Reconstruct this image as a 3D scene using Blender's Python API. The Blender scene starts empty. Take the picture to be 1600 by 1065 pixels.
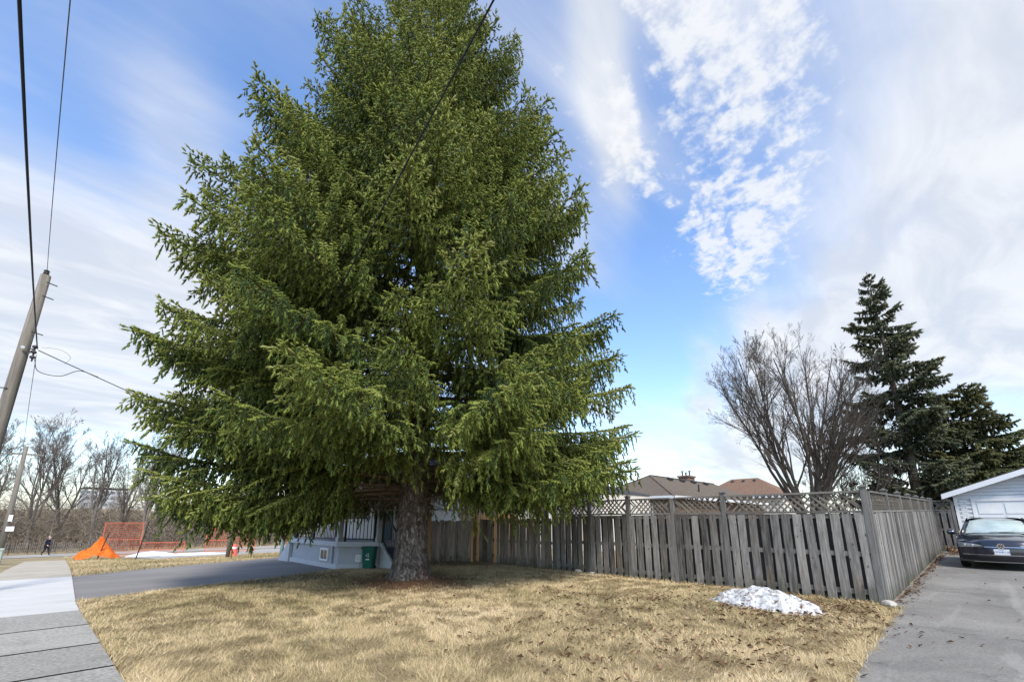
import bpy, math, random
import numpy as np
from mathutils import Vector, Matrix, Quaternion
R = math.radians
rng = np.random.default_rng(7)
random.seed(7)
sc = bpy.context.scene
COL = sc.collection

# ------------------------------------------------------------------ camera
PITCH, YAW, EYE = math.atan(168/700.), R(45.8), 1.5
FW = Vector((math.cos(PITCH)*math.cos(YAW), math.cos(PITCH)*math.sin(YAW), math.sin(PITCH)))
cam = bpy.data.objects.new('camera', bpy.data.cameras.new('camera'))
COL.objects.link(cam)
cam.location = (0, 0, EYE)
cam.rotation_mode = 'QUATERNION'
cam.rotation_quaternion = FW.to_track_quat('-Z', 'Y')
cam.data.sensor_width = 36
cam.data.lens = 36*700/1600.
cam.data.shift_y = 112.5/1600.
cam.data.clip_start = .05
cam.data.clip_end = 3000
sc.camera = cam

# ------------------------------------------------------------------ light
SUN_DIR = Vector((-.34, -.60, .76)).normalized()      # towards the sun
sun_el = math.asin(SUN_DIR.z)
sun_az = math.atan2(SUN_DIR.x, SUN_DIR.y)
sl = bpy.data.lights.new('sun', 'SUN')
sl.energy = 2.5
sl.angle = R(14)
sl.color = (1, .95, .86)
so = bpy.data.objects.new('sun', sl)
COL.objects.link(so)
so.rotation_mode = 'QUATERNION'
so.rotation_quaternion = (-SUN_DIR).to_track_quat('-Z', 'Y')
so.location = (-20, -30, 40)

sc.view_settings.view_transform = 'Standard'
sc.view_settings.look = 'None'
sc.view_settings.exposure = 1.0
sc.view_settings.gamma = 1
sc.view_settings.use_curve_mapping = False
sc.render.engine = 'CYCLES'
sc.cycles.max_bounces = 6
sc.cycles.diffuse_bounces = 3
sc.cycles.transparent_max_bounces = 6


class NT:
    """tiny node-tree writer"""
    def __init__(s, tree): s.t = tree
    def n(s, typ, **kw):
        nd = s.t.nodes.new(typ)
        for k, v in kw.items(): setattr(nd, k, v)
        return nd
    def inp(s, sock, v):
        if isinstance(v, bpy.types.NodeSocket): s.t.links.new(v, sock)
        else: sock.default_value = v
    def math(s, op, a, b=0., c=0., clamp=False):
        nd = s.n('ShaderNodeMath', operation=op, use_clamp=clamp)
        for i, v in enumerate((a, b, c)): s.inp(nd.inputs[i], v)
        return nd.outputs[0]
    def vmath(s, op, a, b=(0, 0, 0)):
        nd = s.n('ShaderNodeVectorMath', operation=op)
        s.inp(nd.inputs[0], a); s.inp(nd.inputs[1], b)
        return nd.outputs['Vector']
    def comb(s, x, y, z=0.):
        nd = s.n('ShaderNodeCombineXYZ')
        for i, v in enumerate((x, y, z)): s.inp(nd.inputs[i], v)
        return nd.outputs[0]
    def noise(s, vec, scale, detail=4., rough=.55, dist=0., dims='3D'):
        nd = s.n('ShaderNodeTexNoise', noise_dimensions=dims)
        if vec is not None: s.inp(nd.inputs['Vector'], vec)
        s.inp(nd.inputs['Scale'], scale); s.inp(nd.inputs['Detail'], detail)
        s.inp(nd.inputs['Roughness'], rough); s.inp(nd.inputs['Distortion'], dist)
        return nd.outputs['Fac']
    def smooth(s, v, a, b, lo=0., hi=1.):
        nd = s.n('ShaderNodeMapRange', interpolation_type='SMOOTHSTEP')
        s.inp(nd.inputs[0], v)
        for i, q in zip((1, 2, 3, 4), (a, b, lo, hi)): s.inp(nd.inputs[i], q)
        return nd.outputs[0]
    def mix(s, f, a, b, mode='MIX'):
        nd = s.n('ShaderNodeMix', data_type='RGBA', blend_type=mode)
        nd.clamp_factor = True
        s.inp(nd.inputs[0], f)
        s.inp(nd.inputs[6], a if isinstance(a, bpy.types.NodeSocket) else (*a[:3], 1))
        s.inp(nd.inputs[7], b if isinstance(b, bpy.types.NodeSocket) else (*b[:3], 1))
        return nd.outputs[2]
    def ramp(s, f, stops):
        nd = s.n('ShaderNodeValToRGB')
        e = nd.color_ramp.elements
        while len(e) < len(stops): e.new(.5)
        for el, (p, c) in zip(e, stops): el.position = p; el.color = (*c, 1)
        s.inp(nd.inputs[0], f)
        return nd.outputs[0]


# ------------------------------------------------------------------ sky
world = bpy.data.worlds.new('World')
sc.world = world
world.use_nodes = True
wt = world.node_tree
wt.nodes.clear()
w = NT(wt)
sky = w.n('ShaderNodeTexSky', sky_type='NISHITA', sun_disc=False)
sky.sun_elevation = sun_el
sky.sun_rotation = sun_az
sky.altitude = 100
sky.air_density = 1.2
sky.dust_density = .6
sky.ozone_density = 3.
tc = w.n('ShaderNodeTexCoord')
sep = w.n('ShaderNodeSeparateXYZ')
wt.links.new(tc.outputs['Generated'], sep.inputs[0])
dz = w.math('ADD', w.math('MAXIMUM', sep.outputs[2], 0.), .12)
cu = w.math('DIVIDE', sep.outputs[0], dz)
cv = w.math('DIVIDE', sep.outputs[1], dz)
cp = w.comb(cu, cv, 0.)
# large veil, streaked along one wind direction
rot = w.n('ShaderNodeMapping'); wt.links.new(cp, rot.inputs[0])
rot.inputs['Rotation'].default_value = (0, 0, R(-28)); rot.inputs['Scale'].default_value = (.9, 2.1, 1)
veil = w.noise(rot.outputs[0], .75, 6, .52, .5)
streak = w.n('ShaderNodeMapping'); wt.links.new(cp, streak.inputs[0])
streak.inputs['Rotation'].default_value = (0, 0, R(-34)); streak.inputs['Scale'].default_value = (.55, 3.2, 1)
cirrus = w.noise(streak.outputs[0], 1.5, 8, .6, .9)
puffm = w.noise(cp, 17., 5, .58, .25)
puff2 = w.noise(cp, 46., 5, .65, .3)
big = w.noise(cp, 1.3, 3, .5, .3)
def blob(x, y, rx, ry, a=0.):
    """soft patch of cloud cover at a place in the cloud layer"""
    ca, sa = math.cos(a), math.sin(a)
    dx = w.math('SUBTRACT', cu, x); dy = w.math('SUBTRACT', cv, y)
    ex = w.math('DIVIDE', w.math('ADD', w.math('MULTIPLY', dx, ca), w.math('MULTIPLY', dy, sa)), rx)
    ey = w.math('DIVIDE', w.math('SUBTRACT', w.math('MULTIPLY', dy, ca), w.math('MULTIPLY', dx, sa)), ry)
    r2 = w.math('ADD', w.math('MULTIPLY', ex, ex), w.math('MULTIPLY', ey, ey))
    return w.math('DIVIDE', 1., w.math('ADD', 1., w.math('MULTIPLY', r2, r2)))
cover = w.math('ADD', w.math('MULTIPLY', veil, 1.15), -.33)
cover = w.math('ADD', cover, w.math('MULTIPLY', cirrus, .34))
for (x, y, rx, ry, a, s) in (
        (1.75, -.62, 1.15, .68, R(8), .70),        # broad bright sheet on the right
        (.64, .39, .34, .05, R(27), .42), (.60, .20, .28, .07, R(-20), .34),        # feathery streak high above the spruce's right
        (.95, .42, .35, .06, R(-5), .20),
        (.05, 1.15, .30, .10, R(80), .22),         # streak on the left
        (-.15, 2.6, 1.1, 1.0, 0, .62),             # white low on the left
        (3.6, 1.0, 1.6, .5, R(25), .42),           # low bank on the right
        (2.35, .95, .6, .10, R(25), .34), (2.0, .55, .5, .08, R(15), .26),
        (1.75, .75, .65, .30, R(30), -.38),        # the blue gap right of the spruce
        (1.15, .52, .22, .16, R(20), -.14),
        (.12, .80, .28, .20, 0, -.18),             # blue left of the spruce's top
        (-.12, 1.25, .2, .16, 0, -.10)):
    cover = w.math('ADD', cover, w.math('MULTIPLY', blob(x, y, rx, ry, a), s))
sheet = w.smooth(cover, .22, .90)
pc = w.math('ADD', w.math('MULTIPLY', puffm, .75), w.math('MULTIPLY', puff2, .3))
pmask0 = w.math('ADD', w.math('ADD', blob(.98, .25, .46, .17, R(17)), w.math('MULTIPLY', blob(.74, .38, .32, .12, R(20)), .85)), w.math('MULTIPLY', blob(1.40, .42, .28, .10, R(20)), .8))
pmask = w.math('MULTIPLY', pmask0, w.smooth(w.noise(rot.outputs[0], 2.2, 4, .6, .8), .28, .62), clamp=True)
pcov = w.math('ADD', pc, w.math('MULTIPLY', w.math('ADD', pmask, w.math('MULTIPLY', big, .25)), .33))
puffs = w.math('MULTIPLY', w.smooth(pcov, .71, .97), w.smooth(pmask, .03, .45))
shade = w.noise(rot.outputs[0], 2.6, 5, .55, .6)
sheet_col = w.mix(w.smooth(shade, .35, .7), (3.6, 3.85, 4.3), (4.75, 4.85, 5.0))
skyc = w.n('ShaderNodeHueSaturation')
wt.links.new(sky.outputs[0], skyc.inputs['Color'])
skyc.inputs['Saturation'].default_value = 1.08
skyc.inputs['Value'].default_value = 1.52
skyc.inputs['Hue'].default_value = .505
c1 = w.mix(w.math('MULTIPLY', sheet, .93), skyc.outputs[0], sheet_col)
c2 = w.mix(w.math('MULTIPLY', puffs, .85), c1, (4.75, 4.85, 5.0))
low = w.smooth(sep.outputs[2], -.02, .16, .55, 0.)
c3 = w.mix(low, c2, (3.9, 4.3, 4.8))
bg = w.n('ShaderNodeBackground'); bg.inputs[1].default_value = .10
wt.links.new(c3, bg.inputs[0])
wo = w.n('ShaderNodeOutputWorld'); wt.links.new(bg.outputs[0], wo.inputs[0])

# ------------------------------------------------------------------ helpers
def tag(o, label=None, cat=None, group=None, kind=None):
    if label: o['label'] = label
    if cat: o['category'] = cat
    if group: o['group'] = group
    if kind: o['kind'] = kind
    return o

def empty(name, loc=(0, 0, 0), rz=0., label=None, cat=None, group=None):
    o = bpy.data.objects.new(name, None)
    COL.objects.link(o)
    o.empty_display_size = .2
    o.location = loc; o.rotation_euler = (0, 0, rz)
    return tag(o, label, cat, group)

def link(name, me, parent=None, loc=(0, 0, 0), rot=None, scale=None):
    o = bpy.data.objects.new(name, me)
    COL.objects.link(o)
    if parent: o.parent = parent
    o.location = loc
    if rot is not None: o.rotation_euler = rot
    if scale is not None: o.scale = scale
    return o

def copy_tree(o, parent=None):
    c = o.copy(); COL.objects.link(c); c.parent = parent
    for ch in list(o.children): copy_tree(ch, c)
    return c

class MB:
    """collects shapes into one mesh"""
    def __init__(s): s.v = []; s.f = []; s.t = []
    def add(s, vs, fs, tint=None):
        b = len(s.v)
        s.v.extend([tuple(p) for p in vs])
        s.f.extend([tuple(i+b for i in f) for f in fs])
        if tint is not None: s.t.extend([tint]*len(vs))
        return s
    def box(s, x0, x1, y0, y1, z0, z1, m=None):
        vs = [Vector((x, y, z)) for z in (z0, z1) for y in (y0, y1) for x in (x0, x1)]
        if m is not None: vs = [m @ p for p in vs]
        return s.add(vs, [(0, 2, 3, 1), (4, 5, 7, 6), (0, 1, 5, 4), (2, 6, 7, 3), (0, 4, 6, 2), (1, 3, 7, 5)])
    def bar(s, a, b, w, h, up=(0, 0, 1)):
        a, b = Vector(a), Vector(b)
        d = (b-a).normalized()
        u = Vector(up)
        if abs(d.dot(u)) > .98: u = Vector((1, 0, 0))
        r = d.cross(u).normalized(); u = r.cross(d)
        vs = [p + r*(i*w/2) + u*(j*h/2) for p in (a, b) for i, j in ((-1, -1), (1, -1), (1, 1), (-1, 1))]
        return s.add(vs, [(0, 1, 2, 3), (7, 6, 5, 4), (0, 4, 5, 1), (1, 5, 6, 2), (2, 6, 7, 3), (3, 7, 4, 0)])
    def tube(s, pts, radii, n=6, cap=True):
        pts = [Vector(p) for p in pts]
        if not hasattr(radii, '__len__'): radii = [radii]*len(pts)
        d0 = (pts[1]-pts[0]).normalized()
        u = Vector((0, 0, 1)) if abs(d0.z) < .9 else Vector((1, 0, 0))
        vs = []
        for i, p in enumerate(pts):
            d = (pts[min(i+1, len(pts)-1)]-pts[max(i-1, 0)])
            if d.length < 1e-9: d = d0
            d = d.normalized()
            r = d.cross(u)
            if r.length < 1e-4: r = d.cross(Vector((0, 1, 0)))
            r.normalize(); u = r.cross(d)
            for k in range(n):
                a = 2*math.pi*k/n
                vs.append(p + (r*math.cos(a)+u*math.sin(a))*radii[i])
        fs = []
        for i in range(len(pts)-1):
            for k in range(n):
                k2 = (k+1) % n
                fs.append((i*n+k, i*n+k2, (i+1)*n+k2, (i+1)*n+k))
        if cap:
            fs.append(tuple(range(n-1, -1, -1))); fs.append(tuple((len(pts)-1)*n+k for k in range(n)))
        return s.add(vs, fs)
    def lathe(s, prof, n=20, m=None):
        vs = []
        for r, z in prof:
            for k in range(n):
                a = 2*math.pi*k/n
                p = Vector((r*math.cos(a), r*math.sin(a), z))
                vs.append(m @ p if m is not None else p)
        fs = []
        for i in range(len(prof)-1):
            for k in range(n):
                k2 = (k+1) % n
                fs.append((i*n+k, i*n+k2, (i+1)*n+k2, (i+1)*n+k))
        fs.append(tuple(range(n-1, -1, -1))); fs.append(tuple((len(prof)-1)*n+k for k in range(n)))
        return s.add(vs, fs)
    def prism(s, poly, depth, m=None):
        """polygon in the local xy plane, extruded along +z"""
        n = len(poly)
        vs = [Vector((x, y, 0)) for x, y in poly]+[Vector((x, y, depth)) for x, y in poly]
        if m is not None: vs = [m @ p for p in vs]
        fs = [tuple(range(n-1, -1, -1)), tuple(range(n, 2*n))]
        fs += [(k, (k+1) % n, n+(k+1) % n, n+k) for k in range(n)]
        return s.add(vs, fs)
    def grid(s, P):
        """P[i][j] points"""
        a, b = len(P), len(P[0])
        return s.add([p for row in P for p in row],
                     [(i*b+j, i*b+j+1, (i+1)*b+j+1, (i+1)*b+j) for i in range(a-1) for j in range(b-1)])
    def mesh(s, name, mat=None, smooth=False):
        me = bpy.data.meshes.new(name)
        me.from_pydata(s.v, [], s.f)
        if mat: me.materials.append(mat)
        if smooth: me.polygons.foreach_set('use_smooth', [True]*len(me.polygons))
        return me
    def build(s, name, mat, parent=None, loc=(0, 0, 0), rot=None, smooth=False):
        return link(name, s.mesh(name, mat, smooth), parent, loc, rot)

def fast_mesh(name, V, F, mat, tint=None, smooth=False):
    """numpy mesh; F is (n,3) or (n,4)"""
    me = bpy.data.meshes.new(name)
    V = np.asarray(V, np.float32); F = np.asarray(F, np.int32)
    k = F.shape[1]
    me.vertices.add(len(V)); me.vertices.foreach_set('co', V.ravel())
    me.loops.add(F.size); me.loops.foreach_set('vertex_index', F.ravel())
    me.polygons.add(len(F)); me.polygons.foreach_set('loop_start', np.arange(0, F.size, k, dtype=np.int32))
    if smooth: me.polygons.foreach_set('use_smooth', np.ones(len(F), bool))
    me.update(calc_edges=True)
    if tint is not None:
        at = me.attributes.new('tint', 'FLOAT', 'POINT')
        at.data.foreach_set('value', np.asarray(tint, np.float32))
    me.materials.append(mat)
    return me

# value noise on the ground plane
_ng = rng.random((256, 256))
def vnoise(x, y, s):
    x = np.asarray(x)*s; y = np.asarray(y)*s
    xi = np.floor(x).astype(int); yi = np.floor(y).astype(int)
    fx = x-xi; fy = y-yi
    fx = fx*fx*(3-2*fx); fy = fy*fy*(3-2*fy)
    g = lambda a, b: _ng[a % 256, b % 256]
    return (g(xi, yi)*(1-fx)+g(xi+1, yi)*fx)*(1-fy)+(g(xi, yi+1)*(1-fx)+g(xi+1, yi+1)*fx)*fy
def fbm(x, y, s):
    return .55*vnoise(x, y, s)+.3*vnoise(x+7.3, y+2.1, s*2.1)+.15*vnoise(x+3.3, y+9.1, s*4.3)

def gz(x, y):
    """height of the ground"""
    x = np.asarray(x, float); y = np.asarray(y, float)
    q = np.clip(y, None, 64)-18
    q = np.where(q > 0, q, 0)
    z = -.041*q*q/(q+3.)
    z = z + np.where(y < 8, .017*np.clip(x-11, 0, 20), 0)*np.clip((8-y)/3., 0, 1)
    return z
def gzf(x, y): return float(gz(x, y))

# ------------------------------------------------------------------ materials
MATS = {}
def mat(name, stops, scale=4., rough=.8, stretch=(1, 1, 1), bump=0., detail=5., rnd=0., spec=.3, metal=0.,
        coat=0., knots=False, second=None, attr=None, transl=0., bump_scale=None, dist=0., coords='Object'):
    m = bpy.data.materials.new(name); m.use_nodes = True
    t = m.node_tree; t.nodes.clear(); q = NT(t)
    out = q.n('ShaderNodeOutputMaterial'); b = q.n('ShaderNodeBsdfPrincipled')
    tcn = q.n('ShaderNodeTexCoord'); oi = q.n('ShaderNodeObjectInfo')
    vec = tcn.outputs[coords]
    off = q.vmath('MULTIPLY', q.comb(oi.outputs['Random'], oi.outputs['Random'], oi.outputs['Random']), (37., 91., 53.))
    if rnd: vec = q.vmath('ADD', vec, off)
    v2 = q.vmath('MULTIPLY', vec, stretch)
    f = q.noise(v2, scale, detail, .6, dist)
    if attr:
        a = q.n('ShaderNodeAttribute', attribute_name=attr)
        f = q.math('ADD', q.math('MULTIPLY', q.math('SUBTRACT', f, .5), .35), a.outputs['Fac'])
    if rnd:
        f = q.math('ADD', f, q.math('MULTIPLY', q.math('SUBTRACT', oi.outputs['Random'], .5), rnd))
    c = q.ramp(f, stops)
    if second:                                   # (colour, noise scale, low, high, strength)
        sc_, s2, lo, hi, st = second
        c = q.mix(q.math('MULTIPLY', q.smooth(q.noise(vec, s2, 5, .6, .4), lo, hi), st), c, sc_)
    if knots:
        vo = q.n('ShaderNodeTexVoronoi'); vo.inputs['Scale'].default_value = 5.5
        q.inp(vo.inputs['Vector'], q.vmath('MULTIPLY', vec, (1.5, 1.5, .75)))
        c = q.mix(q.smooth(vo.outputs['Distance'], .07, .16, .75, 0.), c, (.045, .034, .026))
        sz = q.n('ShaderNodeSeparateXYZ'); t.links.new(tcn.outputs['Object'], sz.inputs[0])
        c = q.mix(q.smooth(q.math('ADD', sz.outputs[2], q.math('MULTIPLY', q.math('SUBTRACT', q.noise(vec, 3., 4, .6), .5), .9)), .02, .38, .6, 0.), c, (.060, .062, .040))
    q.inp(b.inputs['Base Color'], c)
    b.inputs['Roughness'].default_value = rough
    b.inputs['Specular IOR Level'].default_value = spec
    b.inputs['Metallic'].default_value = metal
    b.inputs['Coat Weight'].default_value = coat
    b.inputs['Coat Roughness'].default_value = .04
    if bump:
        bn = q.n('ShaderNodeBump'); bn.inputs['Strength'].default_value = bump; bn.inputs['Distance'].default_value = .02
        q.inp(bn.inputs['Height'], q.noise(v2, bump_scale or scale*3, 5, .65))
        t.links.new(bn.outputs[0], b.inputs['Normal'])
    sh = b.outputs[0]
    if transl:
        tr = q.n('ShaderNodeBsdfTranslucent'); q.inp(tr.inputs[0], c)
        mx = q.n('ShaderNodeMixShader'); mx.inputs[0].default_value = transl
        t.links.new(sh, mx.inputs[1]); t.links.new(tr.outputs[0], mx.inputs[2]); sh = mx.outputs[0]
    t.links.new(sh, out.inputs[0])
    MATS[name] = m
    return m
def plain(name, col, rough=.6, var=.12, **kw):
    lo = tuple(max(0, c*(1-var)) for c in col); hi = tuple(c*(1+var) for c in col)
    return mat(name, [(.3, lo), (.7, hi)], kw.pop('scale', 6.), rough, **kw)
def glass_mat(name, col=(.02, .025, .03), rough=.05):
    return plain(name, col, rough, .3, spec=.8, scale=1.5)

m_board = mat('weathered_grey_board', [(.14, (.034, .032, .031)), (.36, (.108, .103, .098)), (.58, (.205, .196, .186)), (.86, (.35, .335, .312))],
              2.6, .88, (9, 9, .9), .5, 6, .40, .15, knots=True, second=((.17, .125, .080), 1.3, .52, .74, .55))
m_board_in = mat('shaded_back_board', [(.2, (.025, .024, .023)), (.6, (.06, .057, .054)), (.9, (.10, .094, .088))], 2.6, .9, (9, 9, .9), .4, 6, .3, .15)  # darker copy of the board colour: shade in the gaps painted on back boards
m_rail = mat('weathered_rail', [(.15, (.075, .072, .068)), (.55, (.165, .158, .148)), (.9, (.25, .235, .215))], 3., .9, (.8, 9, 9), .4, 5, .3, .15,
             second=((.16, .14, .09), 2., .5, .75, .5))
m_post = mat('weathered_post', [(.15, (.070, .068, .066)), (.5, (.150, .146, .142)), (.9, (.25, .24, .225))], 2.8, .9, (9, 9, .8), .5, 6, .25, .15,
             second=((.13, .125, .08), 1.6, .52, .75, .45))
m_lath = mat('weathered_lath', [(.15, (.10, .09, .075)), (.6, (.20, .18, .15)), (.9, (.29, .26, .21))], 5., .9, (1, 1, 1), .3, 4, .3, .15)
m_newwood = mat('new_orange_wood', [(.2, (.33, .18, .075)), (.6, (.50, .30, .14)), (.9, (.60, .40, .21))], 3., .8, (8, 8, .7), .3, 4, .3, .2)
m_brownwood = mat('brown_stained_wood', [(.2, (.10, .055, .025)), (.8, (.22, .13, .06))], 3., .8, (8, 8, .7), .3, 4, .3, .2)
m_polewood = mat('pole_wood', [(.2, (.09, .080, .068)), (.5, (.19, .172, .148)), (.8, (.28, .255, .22))], 2.2, .9, (14, 14, .5), .6, 6, 0, .15,
                 second=((.14, .12, .10), 3., .56, .72, .6))
m_bark = mat('spruce_bark', [(.2, (.04, .032, .026)), (.5, (.125, .105, .088)), (.72, (.24, .215, .185)), (.9, (.34, .31, .27))], 11., .95, (1, 1, .55), 1., 7, 0, .1,
             second=((.13, .06, .035), 1.1, .50, .72, .6), bump_scale=16.)
m_twig = mat('spruce_twig', [(.2, (.06, .042, .028)), (.6, (.15, .115, .08)), (.9, (.24, .20, .15))], 8., .95, rnd=.2, spec=.1)
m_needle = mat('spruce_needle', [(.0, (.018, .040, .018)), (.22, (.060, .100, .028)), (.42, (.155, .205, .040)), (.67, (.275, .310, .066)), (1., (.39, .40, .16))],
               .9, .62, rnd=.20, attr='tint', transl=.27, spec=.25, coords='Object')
m_needle_far = mat('dark_conifer_needle', [(.0, (.030, .040, .026)), (.4, (.068, .082, .048)), (.7, (.125, .135, .074)), (1., (.19, .185, .11))],
                   .9, .7, rnd=.15, attr='tint', transl=.15, spec=.2)
m_needle_rust = mat('rusty_conifer_needle', [(.0, (.026, .036, .016)), (.4, (.062, .074, .030)), (.7, (.115, .112, .046)), (1., (.17, .15, .075))],
                    .9, .7, rnd=.15, attr='tint', transl=.15, spec=.2)
m_barebark = mat('bare_tree_bark', [(.2, (.045, .037, .032)), (.6, (.10, .086, .075)), (.9, (.165, .145, .128))], 6., .95, rnd=.25, spec=.1)
m_darkbark = mat('dark_tree_bark', [(.2, (.06, .050, .042)), (.6, (.12, .102, .085)), (.9, (.18, .155, .13))], 4., .95, rnd=.25, spec=.1)
m_brush = mat('brush_stem', [(.0, (.07, .055, .042)), (.5, (.165, .135, .108)), (1., (.29, .25, .205))], 3., .95, attr='tint', spec=.05)

def bark_mat():
    m = m_bark; t = m.node_tree; t.nodes.clear(); q = NT(t)
    out = q.n('ShaderNodeOutputMaterial'); b = q.n('ShaderNodeBsdfPrincipled')
    v = q.vmath('MULTIPLY', q.n('ShaderNodeTexCoord').outputs['Object'], (1, 1, .48))
    v = q.vmath('ADD', v, q.comb(q.math('MULTIPLY', q.noise(v, 9., 4, .7), .22), q.math('MULTIPLY', q.noise(q.vmath('ADD', v, (5., 3., 1.)), 8., 4, .7), .22), q.math('MULTIPLY', q.noise(q.vmath('ADD', v, (2., 8., 4.)), 6., 4, .7), .25)))
    vc = q.n('ShaderNodeTexVoronoi'); vc.inputs['Scale'].default_value = 15.; q.inp(vc.inputs['Vector'], v)
    ve = q.n('ShaderNodeTexVoronoi', feature='DISTANCE_TO_EDGE'); ve.inputs['Scale'].default_value = 15.; q.inp(ve.inputs['Vector'], v)
    sp_ = q.n('ShaderNodeSeparateColor'); t.links.new(vc.outputs['Color'], sp_.inputs[0])
    f = q.math('ADD', q.math('MULTIPLY', sp_.outputs[0], .65), q.math('MULTIPLY', q.noise(v, 30., 5, .7), .4))
    c = q.ramp(f, [(.15, (.085, .068, .056)), (.42, (.165, .140, .120)), (.68, (.25, .222, .195)), (.95, (.35, .32, .285))])
    c = q.mix(q.math('MULTIPLY', q.smooth(q.noise(v, 1.3, 4, .6), .50, .66), .6), c, q.ramp(f, [(.2, (.055, .026, .017)), (.8, (.21, .115, .075))]))
    e = q.smooth(ve.outputs['Distance'], .0, .16)
    c = q.mix(q.smooth(ve.outputs['Distance'], -.12, .12), (.060, .046, .037), c)
    q.inp(b.inputs['Base Color'], c); b.inputs['Roughness'].default_value = .95; b.inputs['Specular IOR Level'].default_value = .1
    bn = q.n('ShaderNodeBump'); bn.inputs['Strength'].default_value = .9; bn.inputs['Distance'].default_value = .03
    q.inp(bn.inputs['Height'], q.math('ADD', e, q.math('MULTIPLY', f, .6))); t.links.new(bn.outputs[0], b.inputs['Normal'])
    t.links.new(b.outputs[0], out.inputs[0])
bark_mat()

def ground_mat(name, kind):
    m = bpy.data.materials.new(name); m.use_nodes = True
    t = m.node_tree; t.nodes.clear(); q = NT(t)
    out = q.n('ShaderNodeOutputMaterial'); b = q.n('ShaderNodeBsdfPrincipled')
    pos = q.n('ShaderNodeNewGeometry').outputs['Position']
    n1 = q.noise(pos, .55, 5, .6, .4); n2 = q.noise(pos, 3.2, 6, .65, .3); n3 = q.noise(pos, 28., 5, .7)
    n4 = q.noise(pos, 120., 3, .7)
    if kind == 'soil':
        f = q.math('ADD', q.math('MULTIPLY', n1, .5), q.math('ADD', q.math('MULTIPLY', n2, .35), q.math('MULTIPLY', n3, .25)))
        c = q.ramp(f, [(.34, (.12, .096, .06)), (.46, (.24, .19, .11)), (.58, (.35, .28, .165)), (.72, (.42, .345, .205))])
        # rust-brown needle litter under the spruce, bare soil along the fence
        def near(x, y, r):
            d = q.vmath('SUBTRACT', pos, (x, y, 0.))
            l = q.n('ShaderNodeVectorMath', operation='LENGTH'); t.links.new(d, l.inputs[0])
            e = q.math('ADD', l.outputs['Value'], q.math('MULTIPLY', q.math('SUBTRACT', n2, .5), 2.4))
            return q.smooth(e, r*.55, r*1.15, 1., 0.)
        c = q.mix(near(6.15, 9.85, 2.1), c, q.ramp(n3, [(.3, (.085, .042, .026)), (.7, (.22, .115, .068))]))
        c = q.mix(q.math('MULTIPLY', near(10.2, 13.3, 1.9), .8), c, (.10, .072, .05))
        c = q.mix(q.math('MULTIPLY', near(4.6, 13.2, 1.9), .7), c, (.11, .088, .06))
        b.inputs['Roughness'].default_value = .95; bs, bd = .8, .05
    elif kind == 'asphalt_old':
        f = q.math('ADD', q.math('MULTIPLY', n1, .35), q.math('ADD', q.math('MULTIPLY', n3, .35), q.math('MULTIPLY', n4, .4)))
        c = q.ramp(f, [(.40, (.108, .103, .095)), (.55, (.195, .186, .172)), (.68, (.30, .287, .265))])
        c = q.mix(q.math('MULTIPLY', q.smooth(q.noise(pos, .9, 5, .6, 1.), .5, .68), .35), c, (.10, .098, .096))
        cr = q.n('ShaderNodeTexVoronoi', feature='DISTANCE_TO_EDGE'); cr.inputs['Scale'].default_value = .33
        q.inp(cr.inputs['Vector'], q.vmath('ADD', pos, q.comb(q.math('MULTIPLY', q.noise(pos, 1.7, 4, .6), 1.3), q.math('MULTIPLY', n2, 1.1), 0.)))
        crk = q.math('MULTIPLY', q.smooth(cr.outputs['Distance'], .002, .007, 1., 0.), q.smooth(n1, .40, .52))
        c = q.mix(q.math('MULTIPLY', crk, .55), c, (.05, .05, .05))
        c = q.mix(q.math('MULTIPLY', q.smooth(q.noise(q.vmath('MULTIPLY', pos, (.22, 2.4, 1)), 1., 4, .6, .5), .56, .66), .3), c, (.36, .345, .32))
        b.inputs['Roughness'].default_value = .9; bs, bd = .5, .01
    elif kind == 'asphalt_new':
        st = q.noise(q.vmath('MULTIPLY', pos, (.25, 2.2, 1)), 1.1, 5, .6)
        f = q.math('ADD', q.math('MULTIPLY', st, .5), q.math('ADD', q.math('MULTIPLY', n3, .2), q.math('MULTIPLY', n4, .3)))
        c = q.ramp(f, [(.38, (.16, .150, .145)), (.55, (.225, .213, .206)), (.7, (.30, .287, .277))])
        b.inputs['Roughness'].default_value = .85; bs, bd = .35, .01
    elif kind == 'gravel':
        f = q.math('ADD', q.math('MULTIPLY', n1, .4), q.math('ADD', q.math('MULTIPLY', n2, .25), q.math('MULTIPLY', n3, .4)))
        c = q.ramp(f, [(.4, (.22, .205, .19)), (.55, (.36, .345, .325)), (.7, (.47, .455, .44))])
        b.inputs['Roughness'].default_value = .95; bs, bd = .6, .03
    q.inp(b.inputs['Base Color'], c)
    b.inputs['Specular IOR Level'].default_value = .2
    bn = q.n('ShaderNodeBump'); bn.inputs['Strength'].default_value = bs; bn.inputs['Distance'].default_value = bd
    q.inp(bn.inputs['Height'], q.math('ADD', n3, q.math('MULTIPLY', n4, .6)))
    t.links.new(bn.outputs[0], b.inputs['Normal'])
    t.links.new(b.outputs[0], out.inputs[0])
    return m
m_soil = ground_mat('dry_turf', 'soil')
m_asph_old = ground_mat('old_asphalt', 'asphalt_old')
m_asph_new = ground_mat('new_asphalt', 'asphalt_new')
m_gravel = ground_mat('gravel', 'gravel')
m_conc = mat('old_concrete', [(.30, (.19, .182, .166)), (.5, (.295, .285, .262)), (.72, (.41, .40, .37))], 26., .92, bump=.3, detail=8, rnd=.16, bump_scale=60,
             second=((.15, .143, .132), 1.6, .50, .72, .45))
m_conc_new = mat('new_concrete', [(.25, (.45, .445, .435)), (.75, (.565, .56, .55))], 1.2, .85, (1, 4, 1), .15, 7, .03, bump_scale=50)
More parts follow.
